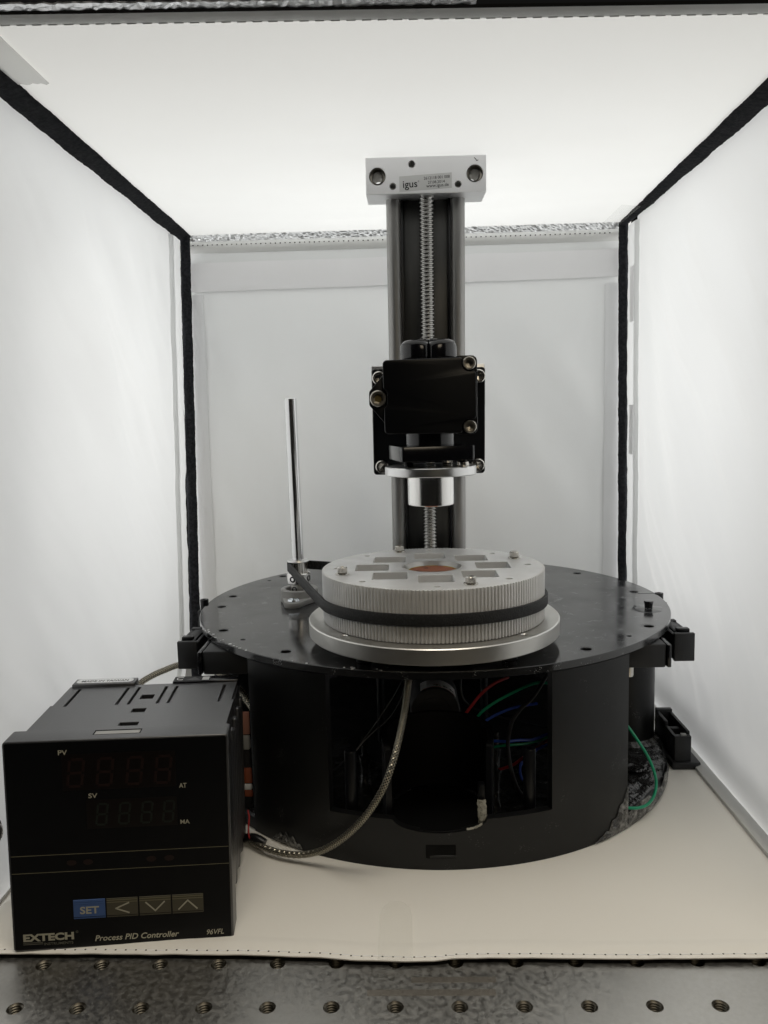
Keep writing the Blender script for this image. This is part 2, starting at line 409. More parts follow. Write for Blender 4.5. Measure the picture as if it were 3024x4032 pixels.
# ================================================================== LIGHT TENT
ZT, ZF, YB = 385.0, 3.0, 681.0
tent = thing('light_tent', 'white fabric light tent with black corner strips standing on the steel table', 'light tent', (0, 490, 0))
def xl(z): return -183.0-.028*(ZT-z)-7*max(0, (60-z)/60)**2
def xr(z): return 186.0+.007*(ZT-z)
def yfront(x): return 320.5+.047*x
def ceil(u, v):
    x = -183.5+370.0*u; y0 = yfront(x)+8; y = y0+(YB-y0)*v
    e = (u*(1-u)*4)**.5*min(1, v*6)*min(1, (1-v)*8)
    z = ZT-e*(1.5*nz(x, y, 0, .010)+1.3*nz(x, y*3, 5, .012)+.4)
    return (x, y, z)
part('ceiling_panel', grid(90, 90, ceil), M['ceiling'], tent, world=True)
def lwall(u, v):
    y = 305+(651-305)*u; z = ZF+2+(ZT-ZF-2)*v
    e = min(1, v*8)*min(1, (1-v)*8)*min(1, (1-u)*10)
    return (xl(z)-e*(6*nz(y, z, 1, .011)+3.0*nz(y+z*.5, z*.3, 9, .03)+1.0*nz(y+z, z*.2, 4, .07)), y, z)
part('side_panel', grid(110, 110, lwall), M['wall'], tent, world=True)
def rwall(u, v):
    y = 305+(651-305)*u; z = ZF+2+(ZT-ZF-2)*v
    e = min(1, v*8)*min(1, (1-v)*8)*min(1, (1-u)*10)
    bulge = 6.5*math.exp(-((z-17)/8.0)**2)
    return (xr(z)+e*(6*nz(y, z, 21, .010)+2.8*nz(y-z*.5, z*.35, 29, .028)+.9*nz(y-z, z*.2, 14, .07))-bulge, y, z)
part('side_panel', grid(110, 130, rwall), M['wall'], tent, world=True)
# back wall: sheet, elastic band, seam, foil, hook tape
def backf(u, v):
    x = -188+378*u; z = ZF+(346-ZF)*v
    e = min(1, u*8, (1-u)*8)*min(1, (1-v)*6)
    return (x, YB+e*(3.0*nz(x, z, 40, .011)+3.0*nz(x+z*.7, z*.15, 43, .03)), z)
part('back_panel', grid(90, 90, backf), M['back'], tent, world=True)
part('back_seam', slab(60, 6, lambda u, v: (-182+368*u, YB+1.5-3.2*math.sin(PI*v)-.3*nz(u*60, v*3, 1, 1), 370.6+9.2*v), (0, 1.0, 0)), M['hem'], tent, world=True)
part('elastic_band', slab(60, 4, lambda u, v: (-183+370*u, YB-2.0-.5*nz(u*9, v, 2, 1), 338.4+3.0*u+(23.5-1.6*u)*v+.5*nz(u*14, 0, 7, 1)), (0, .9, 0)), M['elastic'], tent, world=True)
part('back_backing', slab(4, 2, lambda u, v: (-188+378*u, YB+2.2, 345+41*v), (0, .8, 0)), M['back'], tent, world=True)
rf = random.Random(3)
part('foil_strip', slab(230, 5, lambda u, v: (-182+368*u+rf.uniform(-.5, .5), YB-1.5-1.2*v+rf.uniform(-.55, .55), 379.4+5.0*v+rf.uniform(-.2, .2)), (0, .4, 0)), M['foil'], tent, world=True, smooth=0)
g = G()
for i in range(86):
    x = -173+4.05*i; g.add(box(x, x+.9, YB-2.0, YB-1.2, 376.0+.15*math.sin(i*1.7), 376.8, .15, 1))
part('seam_stitching', g, M['foam'], tent, world=True, kind='stuff')
for sx, (xa, xb) in ((-1, (-178.5, -166.6)), (1, (168.6, 181.0))):
    part('hook_tape', slab(5, 60, lambda u, v: (xa+(xb-xa)*u+(.6*nz(v*20, sx, 1, 1) if (u < .1) == (sx > 0) else 0)-(sx < 0)*2.0*(1-v), YB-1.8-.7*math.sin(PI*u)-.35*nz(u*6, v*60, 3, 1), ZF+(336-ZF)*v), (0, .8, 0)), M['hook'], tent, world=True)
# black corner strips
for sx in (-1, 1):
    def post(u, v):
        z = ZF+(ZT-2-ZF)*v; w = (4.3 if sx < 0 else 3.9)+.35*nz(z, sx, 0, .05)
        cx = (-177.2-.027*(ZT-z)) if sx < 0 else (180.9+.009*(ZT-z))
        a = u*2*PI
        return (cx+w*math.cos(a)+.4*nz(z, 3, sx, .09)+.3*nz(z, u*4, sx, .4), 673.0+2.2*math.sin(a), z)
    part('corner_strip', grid(14, 220, post), M['velcro'], tent, world=True)
    def cs(u, v):
        y = 295+(678-295)*v; a = u*2*PI; t = (678-y)/368.0
        if sx < 0: A, B = Vector((xl(ZT)+.2, 0, ZT-4.6+1.2*t)), Vector((-173.4+4.2*t, 0, ZT-1.0))
        else: A, B = Vector((xr(ZT)-.2, 0, ZT-2.6-.8*t)), Vector((179.0-8.2*t, 0, ZT-1.0))
        A.x -= sx*.0; B.x += .6*nz(y, sx*5, 2, .035); A.z += .9*nz(y, sx*3, 8, .03)
        d = (B-A)/2; n = Vector((-d.z, 0, d.x)).normalized()
        p = (A+B)/2+d*math.cos(a)+n*(1.1*math.sin(a)); p.y = y
        p.z += .3*nz(y, 3, sx, .06)+.3*nz(y, u*3, sx, .4); p.x += .35*nz(y, u*3, sx+4, .35)
        return p
    part('corner_strip', grid(16, 220, cs), M['velcro'], tent, world=True)
    # loose white edge of the side cloth beside the black post
    def flap(u, v):
        z = ZF+2+(379-ZF-2)*v
        wob = 1.0*nz(z, sx*7, 11, .045)+.7*nz(z, sx*7, 15, .12)
        e = min(1, u*5); x = (xl(z)+.3+1.5*e if sx < 0 else xr(z)-.3-1.5*e)-sx*(.5*wob*e+.9*math.sin(PI*u))
        return (x, 645.0+2*wob+(26.0+1.6*wob-2*wob)*u, z)
    part('cloth_edge', grid(6, 110, flap), M['wall'], tent, world=True)
for z0, z1 in ((302, 345), (196, 236)):
    part('hook_patch', slab(2, 14, lambda u, v: (xr(z0)-3.1-.2*u, 650+9*u, z0+(z1-z0)*v), (-.3, 0, 0)), M['elastic'], tent, world=True)
# front edge of the ceiling: hem, dark gap, foil strip of the lamp frame
part('ceiling_hem', slab(60, 4, lambda u, v: (-200+400*u, yfront(-200+400*u)-.5+9.0*v, ZT-.8-1.1*math.sin(PI*v)), (0, 0, .5)), M['hem'], tent, world=True)
part('frame_edge', slab(40, 3, lambda u, v: (-200+400*u, yfront(-200+400*u)-3.2+2.8*v, ZT-2.4+1.2*v), (0, 0, 1.2)), M['foam'], tent, world=True)
part('foil_strip', slab(140, 3, lambda u, v: (-210+240*u, yfront(-210+240*u)-8.4+4.6*v+.3*nz(u*200, v*4, 9, 1), ZT-1.5+rf.uniform(-.25, .25)), (0, 0, .6)), M['foil'], tent, world=True, smooth=0)
part('frame_rail', box(-260, 260, 285, 300, ZT+1, ZT+9, 1), M['foam'], tent, world=True)
g = G()
for i in range(60):
    x = -175+6.0*i; y = yfront(x)+6.8; g.add(box(x, x+3.6, y, y+.5, ZT-1.7, ZT-1.25, .1, 1))
part('hem_stitching', g, M['hem'], tent, world=True, kind='stuff')
# floor cloth
def edge(x):
    k = [(-215, 318.2), (-150, 317.6), (-110, 316.9), (-75, 316.2), (-45, 314.6), (-25, 312.4), (-8, 311.6), (6, 311.4), (16, 313.2), (40, 313.3), (90, 312.2), (150, 312.4), (215, 313.0)]
    for (a, ya), (b, yb) in zip(k, k[1:]):
        if a <= x <= b:
            t = (x-a)/(b-a); t = t*t*(3-2*t); return ya+(yb-ya)*t+.35*nz(x, 0, 0, .11)
    return 318
def floorf(u, v):
    x = -201+382*u; y0 = edge(x); y = y0+(YB-y0)*v**1.6
    d = y-y0
    z = ZF-.35*math.exp(-d/2.0)+.25*nz(x, y, 3, .02)*min(1, d/20)-.30*math.exp(-((d-11.2)/.7)**2)+.35*math.exp(-((d-7.5)/3.5)**2)*(1+.6*nz(x, 0, 8, .15))
    return (x, y, z)
part('floor_mat', slab(150, 110, floorf, (0, 0, -.5)), M['floor'], tent, world=True)
part('mat_underside', slab(120, 2, lambda u, v: (-203+386*u, edge(-201+382*u)+(2.2+4.2*min(1, max(0, (u-.42)*5)))+.5*nz(u*90, 0, 2, 1)+(YB-edge(-201+382*u))*v, 2.3), (0, 0, -2.15)), M['foam'], tent, world=True)
gd, gt = G(), G()
x = -199.0
while x < 180:
    y = edge(x)+2.1; zz = floorf((x+201)/382, ((2.1)/(YB-edge(x)))**(1/1.6))[2]
    gd.add(box(x, x+.75, y-.3, y+.35, zz-.2, zz+.12, .1, 1)); gt.add(box(x+.9, x+4.3, y-.22, y+.22, zz-.1, zz+.22, .12, 1)); x += 4.5
part('stitch_holes', gd, M['foam'], tent, world=True, kind='stuff')
part('edge_stitching', gt, M['elastic'], tent, world=True, kind='stuff')
# folded skirting along the right and the left wall foot
def skirt(sx):
    pts = [(0, .2), (.3, 1.9), (6.8, 4.6), (8.0, 4.2), (8.4, 2.0)]
    def f(u, v):
        i = min(int(u*4), 3); t = u*4-i; a, b = pts[i], pts[i+1]
        y = 300+(668-300)*v; base = 180.6 if sx > 0 else -199.6
        px = a[0]+(b[0]-a[0])*t; pz = a[1]+(b[1]-a[1])*t
        return (base+sx*px+.3*nz(y, sx, 3, .03), y, ZF+pz*(1+.1*nz(y, 1, sx, .05)))
    return grid(8, 80, f)
part('floor_skirting', skirt(1), M['hem'], tent, world=True)
part('floor_skirting', skirt(-1), M['hem'], tent, world=True)
# clear tape strips
def tapeshape(u, v):
    a = 14.6/2; x = -8.6+(u-.5)*14.8; top = 341+11*math.sqrt(max(0, 1-((u-.5)*2)**2)); y = edge(x)-1+(top-edge(x)+1)*v
    return (x, y, ZF+.62+.08*nz(x, y, 1, .2))
part('tape_strip', slab(16, 14, tapeshape, (0, 0, .12)), M['clear'], tent, world=True, label='clear tape tab folded over the front hem')
part('tape_strip', slab(8, 8, lambda u, v: (-168.5+14*u, 324+46*v+2*nz(u*5, v*5, 1, 1), ZT-2.4-.5*u*v-.5*(1-u)), (0, 0, .2)), M['frost'], tent, world=True, label='frosted tape on the left ceiling corner')
part('tape_strip', slab(6, 8, lambda u, v: (164+14*u, 616+58*v, ZT-2.6-1.2*u), (0, 0, .2)), M['clear'], tent, world=True, label='clear tape on the right rear ceiling corner')
sb = part('snap_button', lathe([(0.01, 3.6), (2.2, 3.3), (4.2, 2.2), (5.2, .6), (5.4, 0)], 28, 'x', (-191.8, 339, 46.5), caps=False), M['steel_dark'], tent, world=True)
part('button_rim', lathe([(5.2, 1.2), (6.6, .9), (6.8, 0)], 28, 'x', (-192.2, 339, 46.5), caps=False), M['anod_gloss'], sb, world=True)

# ================================================================== MACHINE BASE
CX, CY, RB, PZ = 15.7, 532.0, 154.0, 106.7
base = thing('machine_base', 'black drum shaped machine base with a round black top plate and open front window', 'machine base', (CX, CY, ZF))
big = [141.8, 171.3, 183.8, 208.9, 234.5, 34.7, 5.2, -31.7, -56.9, 90, 68, 112]
rbig = [146.5, 142.2, 141.8, 144.6, 141.7, 141.4, 141.3, 145.8, 142.8, 142, 142, 142]
small = [(148.9, 144.1), (219.3, 143), (-42, 144.1)]
P2 = lambda a, r: (CX+r*math.cos(math.radians(a)), CY+r*math.sin(math.radians(a)))
outl = []
for i in range(240):
    a = 2*PI*i/240
    outl.append((CX+RB*math.cos(a), CY+RB*math.sin(a)))
    if i == 1:  # thin radial slit at the right
        for r, w in ((153.9, .0), (142, .0), (142, .9), (153.9, .9)):
            outl.append((CX+r, CY+6.4+w))
loops = [outl]
for a, r in zip(big, rbig): loops.append(circ(*P2(a, r), 2.9, 20))
for a, r in small: loops.append(circ(*P2(a, r), 1.35, 14))
loops.append(circ(14, 439, 30, 40))
part('top_plate', plate(loops, PZ-4.2, PZ, .35), M['acrylic'], base, world=True)
cs = mesh('countersink', lathe([(4.6, .03), (4.5, .05), (2.95, -1.6), (2.7, -4.0)], 28, caps=False), M['anod'], 30)
for a, r in zip(big, rbig):
    x, y = P2(a, r); part('countersink', cs, None, base, loc=(x-CX, y-CY, PZ-ZF))
# front wall with its window, the round notch of the motor well and the small port
WZ0, WZ1 = 29.4, PZ-4.4
def notch(a):
    x = CX+RB*math.cos(a); d = abs(x-13.9)/23.8
    return WZ0 if d >= 1 else WZ0-6.6*math.sqrt(1-d*d)
part('front_wall', arcwall(CX, CY, RB-.2, 4.5, -132.5, -112.4, lambda a: ZF+.2, lambda a: WZ1, 40), M['wallplastic'], base, world=True)
part('front_wall', arcwall(CX, CY, RB-.2, 4.5, -68.7, -48.4, lambda a: ZF+.2, lambda a: WZ1, 40), M['wallplastic'], base, world=True)
pa0, pa1 = -93.55, -87.85
part('lower_wall', arcwall(CX, CY, RB-.2, 4.5, -112.4, pa0, lambda a: ZF+.2, notch, 60), M['wallplastic'], base, world=True)
part('lower_wall', arcwall(CX, CY, RB-.2, 4.5, pa1, -68.7, lambda a: ZF+.2, notch, 60), M['wallplastic'], base, world=True)
part('port_bridge', arcwall(CX, CY, RB-.2, 4.5, pa0, pa1, lambda a: 16.7, notch, 16), M['wallplastic'], base, world=True)
part('port_sill', arcwall(CX, CY, RB-.2, 4.5, pa0, pa1, lambda a: ZF+.2, lambda a: 9.3, 16), M['wallplastic'], base, world=True)
part('port_dark_fill', box(5.8, 21.9, 378.6, 386, 9.0, 17, .1), M['foam'], base, world=True)  # black block plugging the slot, stands in for the shade inside the port
part('back_wall', arcwall(CX, CY, RB-5, 4, 24, 156, lambda a: 12, lambda a: WZ1, 80), M['smeared_wall'], base, world=True)
part('base_disc', lathe([(20, ZF+.1), (RB-1.2, ZF+.1), (RB-.4, ZF+.9), (RB-.4, 10.6), (RB-1.8, 12), (20, 12)], 200, c=(CX, CY, 0), caps=False), M['wallplastic'], base, world=True)
def gluefloor(u, v):
    a = math.radians(-172+164*u); r = 60+93.0*v
    x, y = CX+r*math.cos(a), CY+r*math.sin(a)
    return (x, y, 12.1+max(0, 1.6*nz(x, y, 3, .07)+1.1*nz(x, y, 7, .2))+.12-(1.2 if v > .985 else 0))
part('glue_coat', grid(160, 44, gluefloor), M['glue_floor'], base, world=True)
for sx in (-1, 1):
    c_ = (CX+sx*130.5, 523, 0)
    part('tube_leg', lathe([(16, 12), (18, 12.1), (18, WZ1), (16, WZ1)], 56, c=c_), M['wallplastic'], base, world=True)
    part('glue_ring', lathe([(21.5+1.0*0, 12.2), (19.5, 13.6), (18.2, 15.2)], 60, c=c_, caps=False), M['glue'], base, world=True)
# glue smears on the lower right and lower left of the wall
def smear(a0, a1, zf):
    def f(u, v):
        a = math.radians(a0+(a1-a0)*u); top = zf(u)+2.2*nz(u*9, 1, 2, 1); zz = ZF+.6+(max(.4, top-ZF-.6))*v
        r = RB+.15+1.5*max(0, math.sin(PI*min(1, v*.98)))*(.55+.6*nz(u*14, v*7, 5, 1))*max(0.0, math.sin(PI*min(1, max(0, u*.96+.04))))**.5
        return (CX+r*math.cos(a), CY+r*math.sin(a), zz)
    return grid(60, 16, f)
part('glue_smear', smear(-58.5, -48.2, lambda u: 4.5+23*u**1.7), M['glue'], base, world=True)
part('glue_smear', smear(-48.2, -20, lambda u: 12.5+1.5*math.sin(u*9)), M['glue'], base, world=True)
part('glue_smear', smear(-127, -119, lambda u: 5.0+5*math.sin(PI*u)), M['glue'], base, world=True)
ring = lathe([(5.6, 0), (6.6, 1.2), (5.2, 1.5), (4.4, .5), (2.6, .7), (2.4, 1.8), (1.0, 1.9), (.9, .6), (.02, .6)], 30, caps=False)
for x, y, h in ((46.5, 428, 34), (52, 470, 26), (-28, 455, 30)):
    part('glued_post', lathe([(3.8, 12), (3.4, 14), (2.6, 15.5), (2.6, 12+h*.45), (3.3, 12+h*.46), (3.3, 12+h*.6), (2.0, 12+h*.61), (2.0, 12+h), (.01, 12+h)], 20, c=(x, y, 0), caps=False), M['glue_floor'], base, world=True)
part('foot_socket', ring.mv(137.5, 470, 12.6), M['glue_floor'], base, world=True)
# two hollow stand-offs just behind the window
so = mesh('standoff', lathe([(3.2, 12), (3.3, 12.3), (3.3, 58.6), (3.0, 59.2), (1.5, 59.2), (1.4, 55), (.01, 55)], 30, caps=False), M['anod'], 30)
for x in (-31.8, 61.2): part('standoff', so, None, base, loc=(x-CX, 396.5-CY, -ZF))
for x in (-20, 50): part('pillar', cyl(2.6, 12, WZ1, 24, c=(x, 520, 0)), M['anod'], base, world=True)
part('bracket_bolt', lathe([(0.01, 82.0), (2.3, 82.2), (2.5, 83), (2.5, 88.4), (3.3, 88.6), (3.3, 91.5), (1.6, 91.6), (1.6, 103)], 20, c=(124.2, 440, 0), caps=False), M['steel'], base, world=True)
# motor well: half tube open to the front, its floor, a flat rib and dried glue
well = part('motor_well', arcwall(13.9, 403.5, 29.5, 3, 2, 178, lambda a: 24, lambda a: 66.5, 60), M['well'], base, world=True)
part('well_shoulder', arcwall(13.9, 403.5, 29.6, 3.2, -22, 2, lambda a: 22, lambda a: 60+6.0*math.sqrt(max(0, (math.degrees(a)+22)/24)), 12), M['anod'], well, world=True)
part('well_shoulder', arcwall(13.9, 403.5, 29.6, 3.2, 178, 202, lambda a: 22, lambda a: 60+6.0*math.sqrt(max(0, (202-math.degrees(a))/24)), 12), M['anod'], well, world=True)
part('well_floor', plate([circ(13.9, 403.5, 24.9, 60)], 20.5, 23.5, .3), M['well'], base, world=True)
part('well_rib', box(33.5, 37, 384, 389.5, 23, 45, .6), M['anod'], base, world=True)
part('glue_streak', grid(8, 20, lambda u, v: (33.4+4.6*u-.8*v+.6*nz(u*4, v*9, 1, 1), 382.6-.9*math.sin(PI*u), 24+14.5*v)), M['glue_white'], base, world=True)
part('glue_streak', grid(12, 4, lambda u, v: (27+8*u, 378.6+.2*u-.8*math.sin(PI*v), 24.2+2.8*u*u+1.2*v+.5*nz(u*9, v*3, 4, 1))), M['glue_white'], base, world=True)
# side brackets, their cheek plates and hollow pins
for sx in (-1, 1):
    x0, x1 = (121.0, 143.2) if sx > 0 else (-117.0, -91.5)
    part('side_bracket', box(x0, x1, 434, 474, 88.5, WZ1-.1, 1.2), M['printblack'], base, world=True)
    q = (x1+.3, x1+2.6) if sx > 0 else (x0-2.6, x0-.3)
    part('cheek_plate', box(q[0], q[1], 433, 486, 89, WZ1-.4, .5), M['anod_gloss'], base, world=True)
    ptop = 73.2 if sx > 0 else 75.0
    px_, py_ = (171.6, 538) if sx > 0 else (-141.0, 536)
    part('hollow_pin', lathe([(2.6, 84), (2.9, 84.2), (2.9, 33.8+ptop), (2.6, 34+ptop), (1.3, 34+ptop), (1.2, 28+ptop), (.01, 28+ptop)], 24, c=(px_, py_, 0), caps=False), M['anod'], base, world=True)
    part('pin_arm', box(px_-4 if sx < 0 else 140, px_+4 if sx > 0 else -108, 532, 542, 86, 101.8, .8), M['printblack'], base, world=True)
# glued stud on the plate
part('glued_stud', lathe([(2.4, PZ), (2.5, PZ+2.6), (3.0, PZ+4.6), (2.9, PZ+5.2), (.01, PZ+5.3)], 20, c=(152.0, 496.5, 0), caps=False), M['anod_gloss'], base, world=True)
def puddle(u, v):
    a = 2*PI*u; r = (8.5+2.2*nz(math.cos(a)*1.3, math.sin(a)*1.3, 2, 1))*v
    return (151.0+r*1.15*math.cos(a), 496+r*math.sin(a)*1.25, PZ+.05+.9*(1-v)**.7)
part('glue_puddle', grid(36, 8, puddle), M['acrylic'], base, world=True)
# white flecks stuck on the plate rim
g = G()
for i in range(26):
    a = math.radians(random.uniform(205, 232) if i < 18 else random.uniform(236, 262)); r = RB-random.uniform(-.1, 2.5)
    s = random.uniform(.15, .5); x, y = CX+r*math.cos(a), CY+r*math.sin(a)
    g.add(box(x-s*1.6, x+s*1.6, y-s, y+s, PZ+.01, PZ+.01+s*.5, s*.2, 1))
part('dust_flecks', g, M['paper'], base, world=True, kind='stuff')

# ---- latches: two under the plate, one on the floor
def latch_geo():
    g = box(-6.0, 6.0, 0, 3.0, 0, 17, .5)                      # front plate
    g.add(box(-6.0, -3.6, 2.6, 35, .5, 15.5, .4)); g.add(box(3.8, 6.0, 2.6, 35, .5, 15.5, .4))
    g.add(box(-5.8, 5.8, 32, 36.5, .6, 16.5, .5)); g.add(box(-5.6, 5.6, 2, 35, .6, 6, .3))
    return g
for sx, lx, ly, lab in ((1, 163.6, 463.5, 'black plastic latch block sticking out right of the round top plate'), (-1, -134.0, 463.5, 'black plastic latch block sticking out left of the round top plate')):
    L = thing('plastic_latch', lab, 'latch', (lx, ly, 82.6), group='black plastic latches around the base')
    part('latch_body', latch_geo(), M['printblack'], L)
    part('latch_tongue', box(-3.2, 3.4, 4.5, 31, 8, 16.2, .6), M['printblack'], L)
    part('latch_button', box(-4.6 if sx < 0 else -2.6, 2.2 if sx < 0 else 4.8, 5.5, 10, 15.6, 18.4, .5), M['anod'], L)
L = thing('plastic_latch', 'black plastic latch block standing on the tent floor beside the base', 'latch', (173.4, 490.5, ZF), group='black plastic latches around the base')
part('latch_foot', box(-7, 11, -2, 36, .05, 4.8, 1.0), M['printblack'], L)
g = box(-5.3, 5.3, 0, 4, 4.6, 21.5, .5); g.add(box(-5.3, -3.2, 3.6, 20, 4.6, 21, .4)); g.add(box(-5.3, -3.2, 19.5, 40, 4.6, 24, .4))
g.add(box(3.4, 5.4, 3.6, 40, 4.6, 23.5, .4)); g.add(box(-5.3, 5.3, 16, 19.5, 4.6, 20.5, .4)); g.add(box(-5.3, 5.3, 37, 41, 4.6, 25.5, .5))
part('latch_body', g, M['printblack'], L)
part('latch_button', box(-1, 2.4, .6, 3.2, 21.2, 22.6, .3), M['greytab'], L)

# ================================================================== STEPPER MOTOR AND WIRES INSIDE
mo = thing('stepper_motor', 'black round motor with a white handwritten paper label inside the base window', 'motor', (14.0, 450, 55.5))
part('motor_body', lathe([(13, -15), (14.2, -14), (14.2, 14), (13.6, 15), (9, 15), (8.6, 14.2), (.01, 14.2)], 48, 'y', (0, 0, 9), caps=False), M['dark'], mo)
part('motor_mount', box(-16, 16, -6, 20, -40, 2, 1), M['dark'], mo)
pl = part('paper_label', lathe([(14.32, 1.0), (14.34, 1.1), (14.34, 14.0), (14.32, 14.1)], 40, 'y', (0, 0, 9), caps=False, a0=math.radians(34), a1=math.radians(124)), M['paper'], mo)
part('label_border', lathe([(14.38, 13.4), (14.42, 13.45), (14.42, 14.0)], 40, 'y', (0, 0, 9), caps=False, a0=math.radians(35), a1=math.radians(123)), M['red'], pl)
g = G()
for i in range(9):
    a = math.radians(92-i*5.6); pts = []
    for k in range(7):
        aa = a-math.radians(k*.7); zz = 10.6+1.3*math.sin(k*2.3+i*1.7)*(.6+.4*math.sin(i*2.1))
        pts.append(Vector((14.45*math.cos(aa), -zz, 9+14.45*math.sin(aa))))
    if i not in (3, 6): g.add(tube(pts, .16, 5))
part('handwriting', g, M['inkblack'], pl)
def W(u, v, y):      # world point on the photo ray (u, v) at depth plane y
    d = Fv+Rv*((u-1512)/FPX)-Uv*((v-2016)/FPX); return CAMP+d*((y-CAMP.y)/d.y)
def bpt(X, Y, y): return W(1500+X/2.212, 2650+Y/2.212, y)
def wire(pts, r, m, label, name='wire', cat='wire', group='wires inside the base'):
    path = spline(pts, 8); g = tube(path, r, 10)
    o = part(name, g, M[m]); o['label'] = label; o['category'] = cat
    if group: o['group'] = group
    return o
wire([bpt(700, 450, 436), bpt(735, 360, 434), bpt(800, 270, 432), bpt(880, 175, 432), bpt(990, 90, 434), bpt(1110, 35, 440)], .85, 'red', 'red wire arching from the motor up to the plate')
wire([bpt(800, 470, 436), bpt(830, 395, 432), bpt(900, 320, 430), bpt(1010, 245, 430), bpt(1150, 170, 432), bpt(1290, 105, 434), bpt(1390, 82, 436), bpt(1500, 95, 438)], .85, 'green', 'green wire arching from the motor to the right window edge')
wire([bpt(860, 470, 440), bpt(900, 425, 438), bpt(1000, 365, 438), bpt(1130, 310, 438), bpt(1250, 283, 440), bpt(1360, 265, 442)], .8, 'blue', 'dark blue wire running below the green arching wire')
wire([bpt(940, 597, 420), bpt(1010, 592, 418), bpt(1100, 597, 416), bpt(1200, 585, 416), bpt(1300, 583, 416), bpt(1380, 560, 416), bpt(1490, 515, 416)], .8, 'blue', 'bright blue wire running level to the right window edge')
wire([bpt(940, 660, 424), bpt(1010, 640, 422), bpt(1130, 628, 420), bpt(1240, 618, 420), bpt(1330, 600, 420), bpt(1420, 570, 420), bpt(1490, 545, 420)], .7, 'green', 'thin green wire just below the level blue wire')
wire([bpt(1250, 740, 428), bpt(1320, 680, 424), bpt(1390, 625, 422), bpt(1490, 560, 422)], .75, 'red', 'short red wire rising behind the right stand-off')
wire([bpt(1270, 740, 420), bpt(1340, 680, 418), bpt(1390, 650, 418), bpt(1490, 610, 418)], .8, 'blue', 'short blue wire lowest of the bundle beside the right stand-off')
wire([bpt(1000, 845, 440), bpt(1060, 832, 438), bpt(1150, 800, 436), bpt(1240, 735, 434)], .85, 'red', 'red wire lying low behind the right stand-off')
wire([bpt(1260, 760, 412), bpt(1222, 790, 410), bpt(1210, 850, 410), bpt(1225, 920, 410), bpt(1270, 960, 412)], .8, 'blue', 'curved blue wire loop hugging the right stand-off')
wire([bpt(1260, 1090, 406), bpt(1205, 1030, 406), bpt(1160, 930, 406), bpt(1120, 770, 406), bpt(1106, 600, 408), bpt(1140, 430, 410), bpt(1210, 320, 414), bpt(1330, 200, 420), bpt(1450, 10, 424)], 1.1, 'blackwire', 'thick black wire curving down in front of the coloured wires')
wire([bpt(695, 50, 450), bpt(698, 150, 448), bpt(720, 230, 446), bpt(790, 295, 446), bpt(900, 340, 446), bpt(1060, 385, 446), bpt(1250, 435, 446), bpt(1450, 475, 446)], .6, 'blackwire', 'thin dark wire sagging across the window behind the others')
def g5(X, Y, y): return W(950+X/1.843, 2550+Y/1.843, y)
wire([g5(1170, 225, 420), g5(1100, 360, 414), g5(1000, 510, 408), g5(900, 650, 402), g5(835, 740, 399), g5(740, 830, 404), g5(660, 900, 408)], .35, 'blackwire', 'thin black wire, left strand of the pair at the left stand-off')
wire([g5(1200, 225, 424), g5(1160, 360, 418), g5(1080, 500, 410), g5(960, 610, 404), g5(880, 690, 400), g5(835, 745, 398)], .35, 'blackwire', 'thin black wire, right strand of the pair at the left stand-off')
def g6(X, Y, y): return W(1700+X/1.508, 2500+Y/1.508, y)
wire([g6(1120, 500, 448), g6(1165, 545, 444), g6(1225, 630, 441), g6(1290, 735, 440), g6(1330, 850, 436), g6(1325, 940, 430), g6(1285, 1003, 425), g6(1225, 1027, 421), g6(1150, 1026, 419)], .85, 'green', 'bright green wire looping outside the base on the right')

# ================================================================== BRAIDED CABLES
def cable(label, pts, r, a0, tight=9.0):
    path = spline(pts, 14); d = [0]
    for a, b in zip(path, path[1:]): d.append(d[-1]+(b-a).length)
    n = int(d[-1]/.42); q = []; j = 0
    for i in range(n+1):
        s = d[-1]*i/n
        while j < len(d)-2 and d[j+1] < s: j += 1
        t = (s-d[j])/max(1e-6, d[j+1]-d[j]); q.append(path[j].lerp(path[j+1], t))
    root = thing('braided_cable', label, 'cable', tuple(q[0]), group='steel braided cables')
    part('cable_core', tube(q[::3]+[q[-1]], r*.86, 12), M['braidcore'], root, world=True)
    T, N, B = frames(q); g = G(); ns = 6
    for dirn in (1, -1):
        for k in range(ns):
            b0 = len(g.v)
            for i, p in enumerate(q):
                s = d[-1]*i/n; a = dirn*2*PI*s/tight+2*PI*k/ns
                rr = r*(.97+.07*dirn*math.sin(ns*2*PI*s/tight+PI*k))
                for da in (-.10, .10):
                    aa = a+da*1.15
                    g.v.append(tuple(p+(N[i]*math.cos(aa)+B[i]*math.sin(aa))*(rr+(.03 if da > 0 else 0))))
            for i in range(len(q)-1): g.f.append((b0+2*i, b0+2*i+1, b0+2*i+3, b0+2*i+2))
    part('steel_braid', g, M['braid'], root, world=True, kind='stuff')
    return root
cb = cable('steel braided cable hanging from the plate and curling left before the base',
      [g5(1218, 150, 396), g5(1214, 245, 392), g5(1190, 430, 384), g5(1150, 640, 373), g5(1092, 860, 364), g5(1018, 1045, 361), g5(900, 1225, 364), g5(752, 1372, 372), g5(600, 1466, 379), g5(450, 1502, 384), g5(300, 1492, 388), g5(160, 1448, 394), g5(60, 1395, 402)], 1.75, 0)
cj = [tuple(g5(200, 1440, 394)), tuple(g5(90, 1402, 399)), tuple(g5(50, 1380, 404)), tuple(g5(20, 1360, 410))]
part('cable_jacket', tube(spline([g5(170, 1420, 397), g5(110, 1385, 399), g5(60, 1378, 402), g5(0, 1385, 408)], 8), 2.3, 14), M['blackwire'], cb, world=True)
wire([W(976, 3190, 404), W(981, 3220, 402), W(978, 3260, 400), W(980, 3290, 399), W(986, 3308, 399)], .45, 'red', 'red wire running down behind the right side of the controller', group=None)
